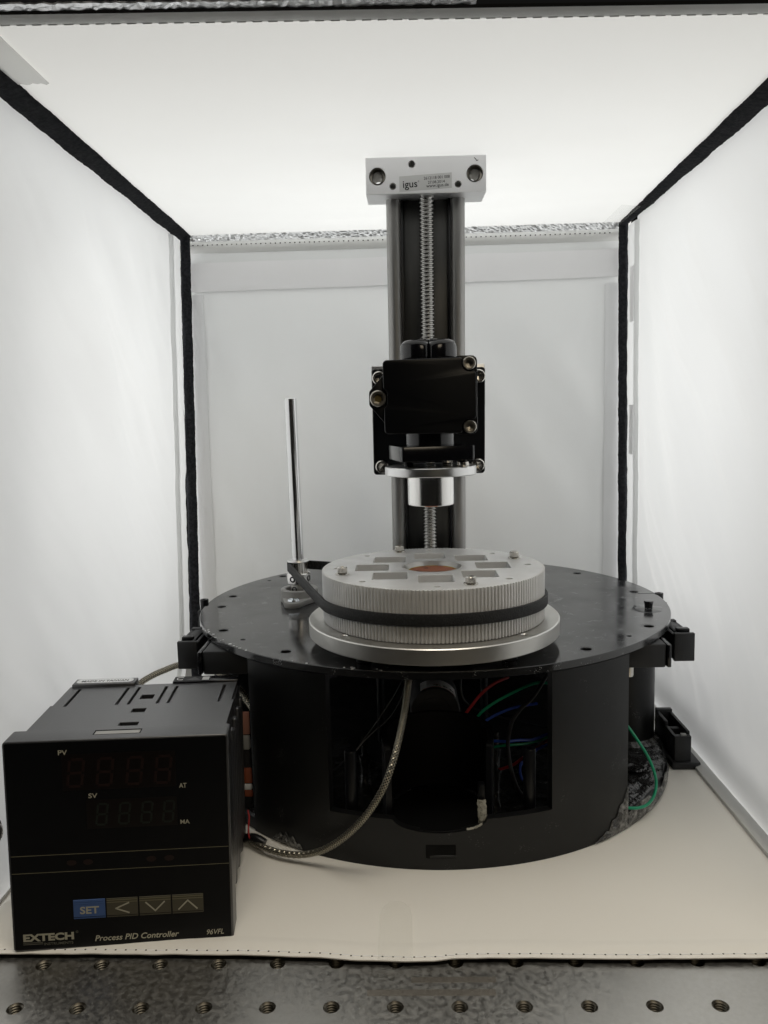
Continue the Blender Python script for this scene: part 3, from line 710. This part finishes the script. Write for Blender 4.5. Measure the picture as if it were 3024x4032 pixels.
cable('steel braided cable arching out behind the controller on the left',
      [W(500, 2740, 545), W(552, 2690, 542), W(600, 2660, 540), W(650, 2638, 540), W(707, 2618, 540), W(780, 2614, 530), W(836, 2630, 505), W(890, 2666, 480), W(962, 2741, 462), W(1000, 2795, 455)], 2.3, 0, 9.0)
# orange and white plug stack glimpsed between controller and drum
cn = thing('cable_plug', 'orange and salmon plug glimpsed between the controller and the drum', 'plug', (-98, 432, ZF))
part('plug_body', box(-7, 7, -4, 10, .1, 44, 1), M['dark'], cn)
part('plug_shell', box(-6, 7.5, -5.2, -3.8, 53, 66, .4), M['pink'], cn, rot=(0, 0, 0))
part('plug_latch', box(-6, 7.5, -6, -3, 44, 52.4, 1.2), M['greytab'], cn)
part('plug_band', box(-6, 7.5, -5.0, -3.9, 24, 33, .4), M['orange'], cn)
part('plug_band', box(-6, 7.5, -5.0, -3.9, 16, 20, .4), M['orange'], cn)
part('plug_clip', box(-6, 7.5, -6, -3.6, 20.4, 23.6, .8), M['hook'], cn)

# ================================================================== TURNTABLE (bearing disc and toothed wheel)
TX, TY = 14.0, 439.0
tt = thing('bearing_disc', 'matt aluminium disc raised on the black top plate below the grey toothed wheel', 'disc', (TX, TY, PZ))
part('disc_body', plate([circ(TX, TY, 69.8, 160), circ(TX-47.2, TY-42.9, 1.5, 14), circ(TX+44.5, TY-46.5, 1.5, 14), circ(TX, TY, 20, 40)], 112.4, 120.7, .5, 1), M['alu_matt'], tt, world=True, smooth=18)
sp = mesh('spacer', cyl(4, 0, 5.8, 24), M['anod'], 30)
for a in (40, 140, 228, 312): part('spacer', sp, None, tt, loc=(56*math.cos(math.radians(a)), 56*math.sin(math.radians(a)), 0))
ss = part('set_screw', lathe([(2.3, -.1), (2.35, .2), (1.2, .25), (1.1, -.8), (.01, -.8)], 20, 'x', caps=False), M['steel_dark'], tt, loc=(69.2, -8.6, 10.0), rot=(0, 0, math.radians(-7)))
wh = thing('toothed_wheel', 'light grey 3D printed toothed wheel with eight square pockets and a copper centre', 'wheel', (TX, TY, 120.7))
NT = 192; RO = 61.7; prof = []
for i in range(NT):
    a0 = 2*PI*i/NT; p = 2*PI/NT
    for f_, r_ in ((0, RO), (.12, RO+.06), (.36, RO+.06), (.48, RO-.05), (.52, RO-.95), (.72, RO-1.15), (.92, RO-.95)):
        prof.append((r_*math.cos(a0+f_*p), r_*math.sin(a0+f_*p)))
loops = [prof, circ(0, 0, 16.7, 64)]
for k in range(8):
    a = math.radians(45*k+1.0); x, y = 33.6*math.cos(a), 33.6*math.sin(a); loops.append(rrect(x-9.3, x+9.3, y-9.4, y+9.4, .8, 2))
for k in range(8):
    a = math.radians(45*k+.5); loops.append(circ(53.3*math.cos(a), 53.3*math.sin(a), 1.9, 16))
part('wheel_body', plate(loops, .15, 27, .22), M['pla'], wh)
part('centre_ring', lathe([(16.75, 20), (16.75, 27.05), (16.3, 27.15), (13.5, 25.0), (13.2, 20)], 80, caps=False), M['alu_matt'], wh)
part('copper_disc', cyl(13.35, 20.2, 24.7, 64, ch=.1), M['copper'], wh)
g = G()
for a0, a1, w in ((20, 62, 1.6), (74, 108, .9), (112, 150, 1.2), (150, 205, 1.6), (340, 378, 2.0)):
    n = 26; b0 = len(g.v)
    for i in range(n+1):
        a = math.radians(a0+(a1-a0)*i/n); e = max(0.0, math.sin(PI*i/n))**.5
        ww = w*e*(.55+.6*nz(i*.55, a0, 2, 1))
        g.v += [(13.5*math.cos(a), 13.5*math.sin(a), 24.85), ((13.7+.62*ww)*math.cos(a), (13.7+.62*ww)*math.sin(a), 24.95+.62*ww), ((13.0-.5*ww)*math.cos(a), (13.0-.5*ww)*math.sin(a), 24.76)]
    for i in range(n):
        q = b0+3*i; g.f.append((q, q+3, q+4, q+1)); g.f.append((q+2, q+5, q+3, q))
part('yellow_residue', g, M['yellow'], wh)
scr = mesh('socket_screw', capscrew(2.75, 3.2, 1.35, 60, .05).mv(0, 0, .9), M['steel'], 25)
wsh = mesh('washer', lathe([(1.6, 0), (3.6, 0), (3.7, .3), (3.6, .75), (1.6, .8)], 32), M['steel'], 30)
for a in (-70.6, 22.3, 111, 200.2):
    s_ = part('socket_screw', scr, None, wh, loc=(52.3*math.cos(math.radians(a)), 52.3*math.sin(math.radians(a)), 27.02), rot=(0, 0, a))
    part('washer', wsh, None, s_)

# ================================================================== DRIVE SHAFT, ITS PULLEY AND BEARING FOOT
SX, SY = -74.9, 538.0
ft = thing('rod_bearing', 'grey diamond shaped bearing foot screwed on the plate under the chrome rod', 'bearing', (SX, SY, PZ))
dia = []
for cx_, cy2, r_, a0, a1 in ((-2.0, -19.0, 6.3, 215, 325), (0, 0, 13.2, -35, 35), (2.0, 19.0, 6.3, 35, 145), (0, 0, 13.2, 145, 215)):
    for i in range(13):
        a = math.radians(a0+(a1-a0)*i/12); dia.append((cx_+r_*math.cos(a), cy2+r_*math.sin(a)))
part('foot_flange', plate([dia], 0, 3.6, .5, 2), M['pla_side'], ft)
part('foot_boss', lathe([(13.0, 3.4), (12.8, 8.2), (12.3, 8.7), (9.8, 8.7), (9.3, 8.3), (9.0, 5.5), (5, 5.4), (5, 3.4)], 60, caps=False), M['pla_side'], ft)
for dy in (-18.2, 18.2):
    s_ = part('pan_screw', lathe([(4.0, 0), (4.2, .4), (3.7, 1.5), (2.2, 2.3), (.01, 2.6)], 32, caps=False), M['zinc'], ft, loc=(-1.6 if dy < 0 else 1.6, dy, 3.6))
    part('screw_slot', G(box(-2, 2, -.3, .3, 2.0, 2.75).v, box(-2, 2, -.3, .3, 2.0, 2.75).f), M['steel_dark'], s_)
sh = thing('drive_rod', 'tall chrome rod with a small silver belt pulley standing left of the toothed wheel', 'rod', (SX, SY, PZ), rot=(0, math.radians(-.55), 0))
part('rod_shaft', lathe([(3.6, 3), (4, 3.4), (4, 138.0), (3.6, 138.5), (.01, 138.5)], 48, caps=False), M['chrome'], sh)
part('lock_collar', lathe([(4.0, 5.4), (5.6, 5.5), (5.7, 11.4), (5.4, 11.7), (4, 11.7)], 48, caps=False), M['alu_matt'], sh)
hub = part('pulley_hub', lathe([(4, 12.2), (7.6, 12.3), (8.1, 12.8), (8.1, 19.2), (7.7, 19.6), (4, 19.7)], 56, caps=False), M['alu_polish'], sh)
prof = []
for i in range(20):
    p = 2*PI/20
    for f_, r_ in ((0, 6.2), (.45, 6.2), (.55, 5.5), (.95, 5.5)): prof.append((r_*math.cos((i+f_)*p), r_*math.sin((i+f_)*p)))
part('pulley_teeth', plate([prof], 19.6, 27.2), M['alu_polish'], sh)
part('pulley_flange', lathe([(4, 27.2), (7.4, 27.2), (7.6, 27.6), (7.4, 28.3), (6.0, 28.5), (4, 28.5)], 56, caps=False), M['alu'], sh)
for a, z_, rr in ((-115, 16, 8.0), (-25, 16, 8.0), (-118, 8.6, 5.6)):
    t_ = math.radians(a)
    part('set_screw', lathe([(2.1, .12), (1.9, .22), (1.15, .2), (1.05, -1.4), (.01, -1.5)], 24, 'x', caps=False), M['anod'], sh, loc=(rr*math.cos(t_), rr*math.sin(t_), z_), rot=(0, 0, t_))

# ================================================================== DRIVE BELT
bl = thing('drive_belt', 'black toothed belt wrapped round the grey wheel and the rod pulley', 'belt', (TX, TY, 127))
RW, RP = RO+.25, 6.45
d_ = Vector((SX-TX, SY-TY)); D_ = d_.length; th = math.atan2(d_.y, d_.x); al = math.acos((RW-RP)/D_)
pth = []
for i in range(241):      # around the wheel, the long way, from one tangent point to the other
    a = th+al+(2*PI-2*al)*i/240; pth.append((TX+RW*math.cos(a), TY+RW*math.sin(a), a, 1))
e1 = (SX+RP*math.cos(th-al), SY+RP*math.sin(th-al)); a_ = pth[-1]
for i in range(1, 40):
    t = i/40; pth.append((a_[0]+(e1[0]-a_[0])*t, a_[1]+(e1[1]-a_[1])*t, th-al, 0))
for i in range(31):
    a = th-al+2*al*i/30; pth.append((SX+RP*math.cos(a), SY+RP*math.sin(a), a, 0))
e2 = pth[-1]; s0 = pth[0]
for i in range(1, 40):
    t = i/40; pth.append((e2[0]+(s0[0]-e2[0])*t, e2[1]+(s0[1]-e2[1])*t, th+al, 0))
g = G(); NP = len(pth)
for (x, y, a, on) in pth:
    fr = max(0, -(y-TY)/62.0) if x > -50 else max(0, min(1, -(y-TY)/62.0))
    zm = 130.6+2.4*fr
    for r_, z_ in ((0, zm-2.95), (0, zm+2.95), (1.25, zm+2.95), (1.4, zm+2.7), (1.4, zm-2.7), (1.25, zm-2.95)):
        g.v.append((x+r_*math.cos(a), y+r_*math.sin(a), z_))
for i in range(NP):
    j = (i+1) % NP
    for k in range(6):
        q = (k+1) % 6; g.f.append((i*6+k, j*6+k, j*6+q, i*6+q))
part('belt_band', g, M['belt'], bl, world=True)
g = G()
run = [(pth[k][0], pth[k][1], pth[k][2]) for k in range(NP)]
for seg in ((a_, e1, th-al), (e2, s0, th+al)):
    (xa, ya), (xb, yb) = seg[0][:2], seg[1][:2]; L_ = math.hypot(xb-xa, yb-ya); n = int(L_/2)
    for i in range(n):
        t = (i+.5)/n; x, y = xa+(xb-xa)*t, ya+(yb-ya)*t
        fr = max(0, min(1, -(y-TY)/62.0)); zm = 130.6+2.4*fr
        b = box(-.55, .55, -.7, .05, -2.85, 2.85, .2, 1)
        b.xf(Matrix.Translation((x, y, zm)) @ Matrix.Rotation(seg[2]-PI/2, 4, 'Z')); g.add(b)
part('belt_teeth', g, M['belt'], bl, world=True, kind='stuff')

# ================================================================== LINEAR AXIS (column)
AT = .0584; AK = .95
ax = thing('linear_axis', 'tall twin rail linear axis with a lead screw and an aluminium end block', 'linear axis', tuple(CAMP+(Vector((15.1, 543.8, PZ))-CAMP)*AK), rot=(AT, .005, 0))
for s_ in (-20.2, 20.2): part('guide_rail', cyl(4.95, -7, 262.5, 40, c=(s_, 0, 0), ch=.1), M['rail'], ax)
part('rail_web', box(-16.5, 16.5, 1.4, 4.8, -7, 262.4, .3), M['web'], ax)
for s_ in (-1, 1): part('web_lip', box(s_*15.6-1.2, s_*15.6+1.2, -2.2, 1.6, 0, 262.3, .5), M['anod'], ax)
scp = []
pit = 2.35; z = 0.0
while z < 262:
    scp += [(3.85, z), (4.05, z+.2*pit), (4.75, z+.36*pit), (4.9, z+.5*pit), (4.75, z+.64*pit), (4.05, z+.82*pit)]; z += pit
def helix(prof, n):   # lathe with a one-turn rise so the ridges wind
    g = lathe(prof, n, caps=False); out = []
    for k, p in enumerate(g.v): out.append((p[0], p[1], p[2]+pit*((k % n)/n)))
    g.v = out; return g
part('lead_screw', helix(scp, 32), M['thread'], ax, loc=(.4, -8.6, 0), rot=(0, 0, PI/2), smooth=50)
blk = plate([rrect(-37.0, 37.0, 0, 21.6, .3, 1), circ(-29.8, 10.6, 4.9, 32), circ(29.9, 10.9, 4.9, 32), circ(-8.6, 17.2, 1.85, 20), circ(-20.4, 4.6, 1.75, 20), circ(19.7, 4.9, 1.75, 20)], -18.5, 12.5, .35)
eb = part('end_block', up_to_front(blk), M['alu_block'], ax, loc=(0, 0, 262))
for x, z_ in ((-29.8, 10.6), (29.9, 10.9)):
    part('counterbore', lathe([(4.95, 18.45), (4.9, 18.0), (4.55, 17.6), (4.5, 13.6), (3.3, 13.3)], 36, 'y', (x, 0, z_), caps=False), M['steel_dark'], ax, loc=(0, 0, 262))
    part('through_bore', lathe([(3.3, 14.3), (3.25, -12)], 36, 'y', (x, 0, z_), caps=False), M['bore'], ax, loc=(0, 0, 262))
for x, z_, r_ in ((-8.6, 17.2, 1.9), (-20.4, 4.6, 1.8), (19.7, 4.9, 1.8)):
    part('blind_hole', lathe([(r_+.25, 18.52), (r_, 18.2), (r_-.05, 6), (.01, 5.6)], 24, 'y', (x, 0, z_), caps=False), M['steel_dark'], ax, loc=(0, 0, 262))
for x in (-11.5, 13): part('screw_recess', lathe([(2.4, -.03), (2.2, .02), (1.6, .7), (.01, .7)], 24, 'z', (x, -13.5, 262), caps=False), M['alu_polish'], ax)
part('foot_block', box(-37, 37, -18.5, 12.5, -6.8, 14, .5), M['alu'], ax)
lb = part('rating_label', slab(6, 2, lambda u, v: (-16.4+32.2*u, -18.56, 262+1.2+1.6*u+(9.0)*v), (0, -.08, 0)), M['sticker'], ax)
rt = Matrix.Rotation(-.05, 4, 'Y')
def lab(s, x0, x1, z0, z1, **k):
    g = text(s, x0-x0, x1-x0, 0, z1-z0, **k).xf(rt).mv(x0, -18.66, 262+z0); return part('lettering', g, M['inkblack'], lb, smooth=0)
lab('igus', -14.0, -5.2, 2.0, 7.4, bold=.10)
lab('®', -5.0, -4.1, 6.6, 7.5)
lab('2612118 001 008', -1.3, 14.6, 7.9, 9.6, bold=.05)
lab('27.08.2014', 1.2, 11.6, 5.5, 7.1, bold=.05)
lab('www.igus.de', .2, 14.0, 2.7, 5.2, bold=.06)
part('pen_mark', tube(spline([(29.5, -18.6, 282.0), (30.6, -18.6, 281.0), (30.9, -18.6, 280.2), (32.0, -18.6, 280.5)], 5), .18, 6), M['inkblack'], ax)
ax.scale = (AK, AK, AK)
# carriage
CZ0, CZ1 = 88.5, 157.8       # along the axis
part('carriage', box(-36.4, 36.4, -17.5, -5.2, CZ0+.6, CZ1+.4, .6), M['alu'], ax)
part('carriage_plate', up_to_front(plate([rrect(-36.0, 36.0, CZ0, CZ1-1.6, 2.2, 5)], -22.4, -17.6, .4)), M['anod'], ax)
hb = mesh('plate_bolt', turn_y(capscrew(4.3, 4.6, 2.25, 48, .0)), M['steel'], 25)
for x, z_ in ((-31.3, 150.6), (31.6, 150.6), (-30.4, 94.2), (31.2, 94.2)):
    part('plate_bolt', hb, None, ax, loc=(x, -22.4, z_), rot=(0, random.uniform(0, 1), 0))

# ================================================================== PRESS HEAD
ph = thing('press_head', 'black clamp block with a lobed knob carrying a round aluminium press plug', 'press head', (13.9, 439, 182.6))
def hp(pts): return [(x, z) for x, z in pts]
def fillet(poly, rads, n=5):
    out = []
    for i, p in enumerate(poly):
        r = rads[i]
        if r <= 0: out.append(p); continue
        a = Vector(poly[i-1])-Vector(p); b = Vector(poly[(i+1) % len(poly)])-Vector(p)
        a.normalize(); b.normalize(); ang = a.angle(b); t = r/math.tan(ang/2)
        p0 = Vector(p)+a*t; p1 = Vector(p)+b*t; cen = Vector(p)+(a+b).normalized()*(r/math.sin(ang/2))
        v0 = p0-cen; v1 = p1-cen; A = math.atan2(v0.y, v0.x); d = math.atan2(v0.x*v1.y-v0.y*v1.x, v0.dot(v1))
        for k in range(n+1): out.append((cen.x+r*math.cos(A+d*k/n), cen.y+r*math.sin(A+d*k/n)))
    return out
poly = [(-10.6, 260.4), (-10.6, 246.4), (-8.7, 244.0), (-8.7, 237.8), (-10.3, 235.4), (-10.3, 222.4), (30.2, 222.0), (30.2, 229.2), (37.6, 229.2), (37.6, 254.0), (30.6, 254.0), (30.6, 261.0)]
rad = [2.2, 2.5, 2.2, 2.2, 2.5, 2.2, 1.6, 3.0, 2.0, 2.0, 3.0, 1.6]
part('clamp_block', up_to_front(plate([fillet(poly, rad)], 416.5, 462, .55, 3)), M['anod'], ph, world=True)
part('clamp_lug', up_to_front(plate([fillet([(-9, 255), (-18.2, 244.5), (-18.2, 237.5), (-9, 226.5)], [.5, 2.5, 2.5, .5])], 421, 470, .4, 2)), M['anod'], ph, world=True)
part('rear_ear', up_to_front(plate([rrect(26, 38.4, 221.4, 262.0, 3.0, 5)], 419.6, 470, .4, 2)), M['anod'], ph, world=True)
part('rear_body', box(-7, 34, 461, 496, 224, 258, 1.0), M['anod'], ph, world=True)
b1 = part('clamp_bolt', turn_y(capscrew(4.35, 4.6, 2.5, 48)), M['steel_dark'], ph, loc=(-13.3-13.9, 421-439, 240.9-182.6), rot=(0, .3, 0))
part('bolt_bore', lathe([(2.1, -1.3), (2.1, -1.2), (.01, -1.2)], 6, 'y', (0, -3.0, 0), caps=False), M['brass'], b1)
eb_ = mesh('ear_bolt', turn_y(capscrew(3.45, 4.0, 1.75, 48)), M['steel_dark'], 25)
for x, z_ in ((34.0, 257.8), (34.1, 225.3)): part('ear_bolt', eb_, None, ph, loc=(x-13.9, 419.6-439, z_-182.6), rot=(0, random.uniform(0, 1), 0))
# lobed knob
def knob(u, v):
    a = u*2*PI
    k = abs(math.sin(2*(a+PI/2)))           # four notches, one facing the camera
    ro = 12.3+4.6*k**.42
    pr = [(.02, 0), (.94, 0), (1.0, .12), (1.0, .74), (.97, .86), (.90, .97), (.35, 1.08), (.02, 1.08)]
    t = v*(len(pr)-1); i = min(int(t), len(pr)-2); f = t-i
    rr = pr[i][0]+(pr[i+1][0]-pr[i][0])*f; zz = pr[i][1]+(pr[i+1][1]-pr[i][1])*f
    if zz > .5: zz -= .17*(1-k**.7)
    return (13.7-13.9+ro*rr*math.cos(a), ro*rr*math.sin(a), 76.5+12.6*zz)
part('lobed_knob', grid(160, 18, knob), M['anod_gloss'], ph, smooth=50)
part('knob_stem', cyl(7, 75, 81, 32), M['anod'], ph)
part('neck', cyl(13.1, 24, 40.0, 64), M['anod_gloss'], ph)
a_ = math.radians(11.7)
part('square_plate', plate([rrect(-19.8, 19.8, -18.2, 18.2, 1.4, 4)], 25.0, 32.8, .35, 2), M['anod_gloss'], ph, loc=(.1, -2, 0), rot=(0, 0, a_))
for x, y, r_, m_ in ((-.2, -9.5, 2.7, 'thread'), (8.8, -9, 2.75, 'steel'), (-12, -3, 2.7, 'anod'), (10, 9, 2.7, 'steel')):
    part('spacer', lathe([(r_-.2, 21.3), (r_, 21.6), (r_-.25, 22.2), (r_, 22.8), (r_-.25, 23.4), (r_, 24), (r_, 25.1)], 24, c=(x, y, 0), caps=False), M[m_], ph)
part('dome_nut', lathe([(3.2, 21.3), (3.4, 22), (3.1, 23.8), (1.6, 24.9), (.01, 25.1)], 28, c=(17.2, -9, 0), caps=False), M['steel'], ph)
part('flange_disc', lathe([(12, 16.6), (24.7, 16.6), (25.1, 17.0), (25.1, 21.0), (24.7, 21.4), (.01, 21.4)], 120, caps=False), M['alu'], ph)
part('press_plug', lathe([(.01, 0), (12.3, 0), (12.7, .4), (12.7, 16.7)], 96, caps=False), M['alu_polish'], ph)

# ================================================================== TEMPERATURE CONTROLLER
KS = (231.9-ZF)/(231.9-1.04)
C0 = Vector((-177.083, 320.494, 1.04)); C0 = CAMP+(C0-CAMP)*KS
tc = thing('temperature_controller', 'square black panel temperature controller with blue SET key and unlit displays', 'controller', tuple(C0), rot=(0, 0, 0))
Rz = Matrix.Rotation(.109225, 4, 'Z') @ Matrix.Rotation(-.0150116, 4, 'X') @ Matrix.Rotation(.0178524, 4, 'Y')
tc.matrix_world = Matrix.Translation(C0*S) @ Rz @ Matrix.Scale(KS, 4)
def bez():
    bm = bmesh.new(); bmesh.ops.create_cube(bm, size=1)
    for v in bm.verts: v.co = Vector((48+v.co.x*96, 6.2+v.co.y*12.4, 48+v.co.z*96))
    e = [e for e in bm.edges if abs(e.verts[0].co.y-e.verts[1].co.y) > 1]
    bmesh.ops.bevel(bm, geom=e, offset=1.6, segments=4, profile=.5, affect='EDGES')
    e = [e for e in bm.edges if e.verts[0].co.y < .01 and e.verts[1].co.y < .01]
    bmesh.ops.bevel(bm, geom=e, offset=.7, segments=3, profile=.5, affect='EDGES')
    return frombm(bm)
part('bezel', bez(), M['ctrl'], tc)
fp = part('front_panel', up_to_front(plate([rrect(1.0, 95.0, 1.0, 95.2, .8, 3)], -.12, .3, .04)), M['panel'], tc)
Y0 = -.13
def ftext(s, x0, x1, z0, z1, m='ink', **k): return part('lettering', text(s, x0, x1, z0, z1, depth=.05, **k).mv(0, Y0, 0), M[m], fp, smooth=0)
ftext('PV', 23.4, 27.2, 89.4, 91.6, bold=.12); ftext('SV', 35.3, 39.1, 69.5, 71.6, bold=.12)
ftext('AT', 74.2, 77.4, 72.4, 74.5, bold=.12); ftext('MA', 74.2, 78.2, 55.8, 57.7, bold=.12)
ftext('EXTECH', 4.5, 26.2, 4.7, 8.2, bold=.42); ftext('INSTRUMENTS', 13.3, 25.8, 2.7, 3.9, 'ink_dim', bold=.1)
ftext('®', 27.0, 28.2, 7.6, 8.8, 'ink_dim')
ftext('Process PID Controller', 35.2, 71.8, 3.2, 5.9, bold=.10, shear=.25); ftext('96VFL', 84.1, 91.6, 3.2, 5.6, bold=.02, shear=.25)
for z0 in (3.95, 3.25): part('underline', box(4.4, 12.8, Y0-.04, Y0+.02, z0, z0+.32), M['ink_dim'], fp)
for z0 in (44.35, 36.4): part('print_line', box(1.2, 94.8, Y0-.04, Y0+.02, z0-.11, z0+.11), M['line'], fp)
for x in (26.8, 33.8, 61.0, 68.8):
    part('indicator', up_to_front(plate([[(x+2.1*math.cos(t*PI/12), 40.3+1.3*math.sin(t*PI/12)) for t in range(24)]], Y0-.05, Y0+.02)), M['seg_red'], fp)
def digit(x, z, w, h, t, sh=.12):
    g = G()
    def seg(x0, x1, z0, z1):
        g.add(box(x0, x1, Y0-.09, Y0-.03, z0, z1))
    gp = t*.25; m_ = z+h/2
    seg(x+t, x+w-t, z, z+t); seg(x+t, x+w-t, m_-t/2, m_+t/2); seg(x+t, x+w-t, z+h-t, z+h)
    for x0 in (x, x+w-t): seg(x0, x0+t, z+gp+t*.6, m_-gp-t*.3); seg(x0, x0+t, m_+gp+t*.3, z+h-gp-t*.6)
    g.v = [(p[0]+(p[2]-z)*sh, p[1], p[2]) for p in g.v]; return g
d1 = part('display', box(24.6, 73.0, Y0-.02, Y0+.05, 73.2, 89.6), M['disp'], tc)
for x in (26.0, 38.4, 51.0, 63.2): part('digit', digit(x, 74.5, 7.2, 13.2, 1.2), M['seg_red'], d1)
d2 = part('display', box(34.2, 73.0, Y0-.02, Y0+.05, 55.4, 68.6), M['disp'], tc)
for x in (37.6, 47.2, 56.8, 66.2): part('digit', digit(x, 56.8, 5.0, 10.2, .85), M['seg_grn'], d2)
for k, (x0, x1) in enumerate(((26.6, 40.3), (40.9, 54.4), (55.1, 68.8), (69.4, 83.0))):
    b_ = part('key', box(x0, x1, Y0-.28, Y0+.1, 14.2, 23.0, .1, 1), M['keyblue' if k == 0 else 'key'], tc)
    for z0 in (21.0, 22.0): part('key_stripe', box(x0+.1, x1-.1, Y0-.34, Y0-.2, z0, z0+.35), M['keyblue' if k == 0 else 'keyline'], b_)
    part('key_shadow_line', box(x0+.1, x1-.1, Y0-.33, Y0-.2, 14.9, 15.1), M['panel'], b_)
    if k == 0: part('lettering', text('SET', 29.4, 37.6, 16.4, 19.8, bold=.22, depth=.06).mv(0, Y0-.28, 0), M['ink'], b_, smooth=0)
    else:
        c_ = (x0+x1)/2
        pts = {1: [(c_+2.8, 20.6), (c_-2.8, 18.2), (c_+2.8, 16.0)], 2: [(c_-4.0, 20.2), (c_, 16.2), (c_+4.0, 20.2)], 3: [(c_-4.0, 16.2), (c_, 20.2), (c_+4.0, 16.2)]}[k]
        g = G()
        for a, b in zip(pts, pts[1:]):
            d = Vector((b[0]-a[0], b[1]-a[1])).normalized()*.25; n_ = Vector((-d.y, d.x))*1.2
            lp = [(a[0]-d.x+n_.x, a[1]-d.y+n_.y), (b[0]+d.x+n_.x, b[1]+d.y+n_.y), (b[0]+d.x-n_.x, b[1]+d.y-n_.y), (a[0]-d.x-n_.x, a[1]-d.y-n_.y)]
            g.add(up_to_front(plate([lp], Y0-.34, Y0-.25)))
        part('arrow', g, M['ink'], b_, smooth=0)
# housing: box with a slotted top skin
part('housing', box(2.6, 92.6, 12.3, 84.4, 3.2, 90.6, .8), M['ctrl'], tc)
lp = [[(2.5, 13.0), (92.7, 13.0), (92.7, 55), (91.6, 55), (91.6, 84.4), (3.6, 84.4), (3.6, 55), (2.5, 55)]]
for x in (9.2, 34.2, 40.0, 54.2, 59.6, 84.8): lp.append([(x, 53.5), (x+1.5, 53.5), (x+1.5, 80.3), (x, 80.3)])
for x0, x1, y0, y1 in ((44.6, 51.2, 61, 67.6), (44.6, 51.2, 41.5, 47.2), (42.8, 51.6, 24, 28.6)): lp.append([(x0, y0), (x1, y0), (x1, y1), (x0, y1)])
part('top_skin', plate(lp, 90.55, 92.5, .12), M['ctrl'], tc)
hl = mesh('vent_hole_shade', box(0, 1, 0, 1, 0, .06), M['foam'], 0)  # black sheet closing each opening, hole's shade put into its colour
for x0, x1, y0, y1 in ((44.6, 51.2, 61, 67.6), (44.6, 51.2, 41.5, 47.2), (42.8, 51.6, 24, 28.6)):
    o = part('vent_hole_shade', hl, None, tc, loc=(x0, y0, 90.62)); o.scale = (x1-x0, y1-y0, 1)
part('catch_slot_shade', box(36.7, 57.2, 5.0, 10.3, 95.9, 96.03), M['foam'], tc, smooth=0)  # flat black plate on the bezel, painted shade of a recess
part('catch_tab', box(37.4, 56.8, 5.2, 8.8, 95.95, 96.12, .03, 1), M['greytab'], tc)
part('rear_block', box(4.2, 92.0, 84.0, 93.0, 4, 90.2, 1.2), M['ctrl'], tc)
lt = part('raised_tab', box(4.6, 37.4, 83.2, 92.8, 88, 94.0, .5), M['ctrl'], tc)
g = plate([rrect(6.0, 35.6, 85.4, 91.6, 2.2, 5)], 94.02, 94.12)
ol = part('origin_label', g, M['paper'], lt)
tx = text('MADE IN TAIWAN', 0, 24.5, 0, 2.6, bold=.06, depth=.05); tx.v = [(8.6+p[0], 86.9+p[2], 94.14-p[1]) for p in tx.v]
part('lettering', tx, M['inkblack'], ol, smooth=0)
rl = part('rear_ledge', box(57, 92.2, 84.4, 93.4, 88, 93.6, .6), M['anod_gloss'], tc)
st = part('approval_sticker', plate([rrect(57.4, 77, 85.0, 92.0, .3, 1)], 93.62, 93.67), M['dark'], rl)
part('sticker_mark', plate([[(64, 85.6), (68, 91.4), (72, 85.6)]], 93.69, 93.73), M['anod'], st)
part('sticker_mark', plate([rrect(72.5, 76.2, 85.6, 91.2, .2, 1)], 93.69, 93.73), M['sticker'], st)
gg = tube([Vector((61+2*math.cos(t*.45), 88.4+2.2*math.sin(t*.45), 93.75)) for t in range(2, 13)], .28, 6)
part('sticker_mark', gg, M['paper'], st)
for k in range(9): part('side_rib', box(92.5, 94.6, 80-7.4*k-5.2, 80-7.4*k, 8+(k % 2)*3, 86-(k % 2)*3, .8), M['ctrl'], tc)
part('bottom_foot', box(20, 76, 14, 80, .1, 3.3, .4), M['ctrl'], tc)

for o in list(bpy.data.objects):
    if 'org' in o: del o['org']
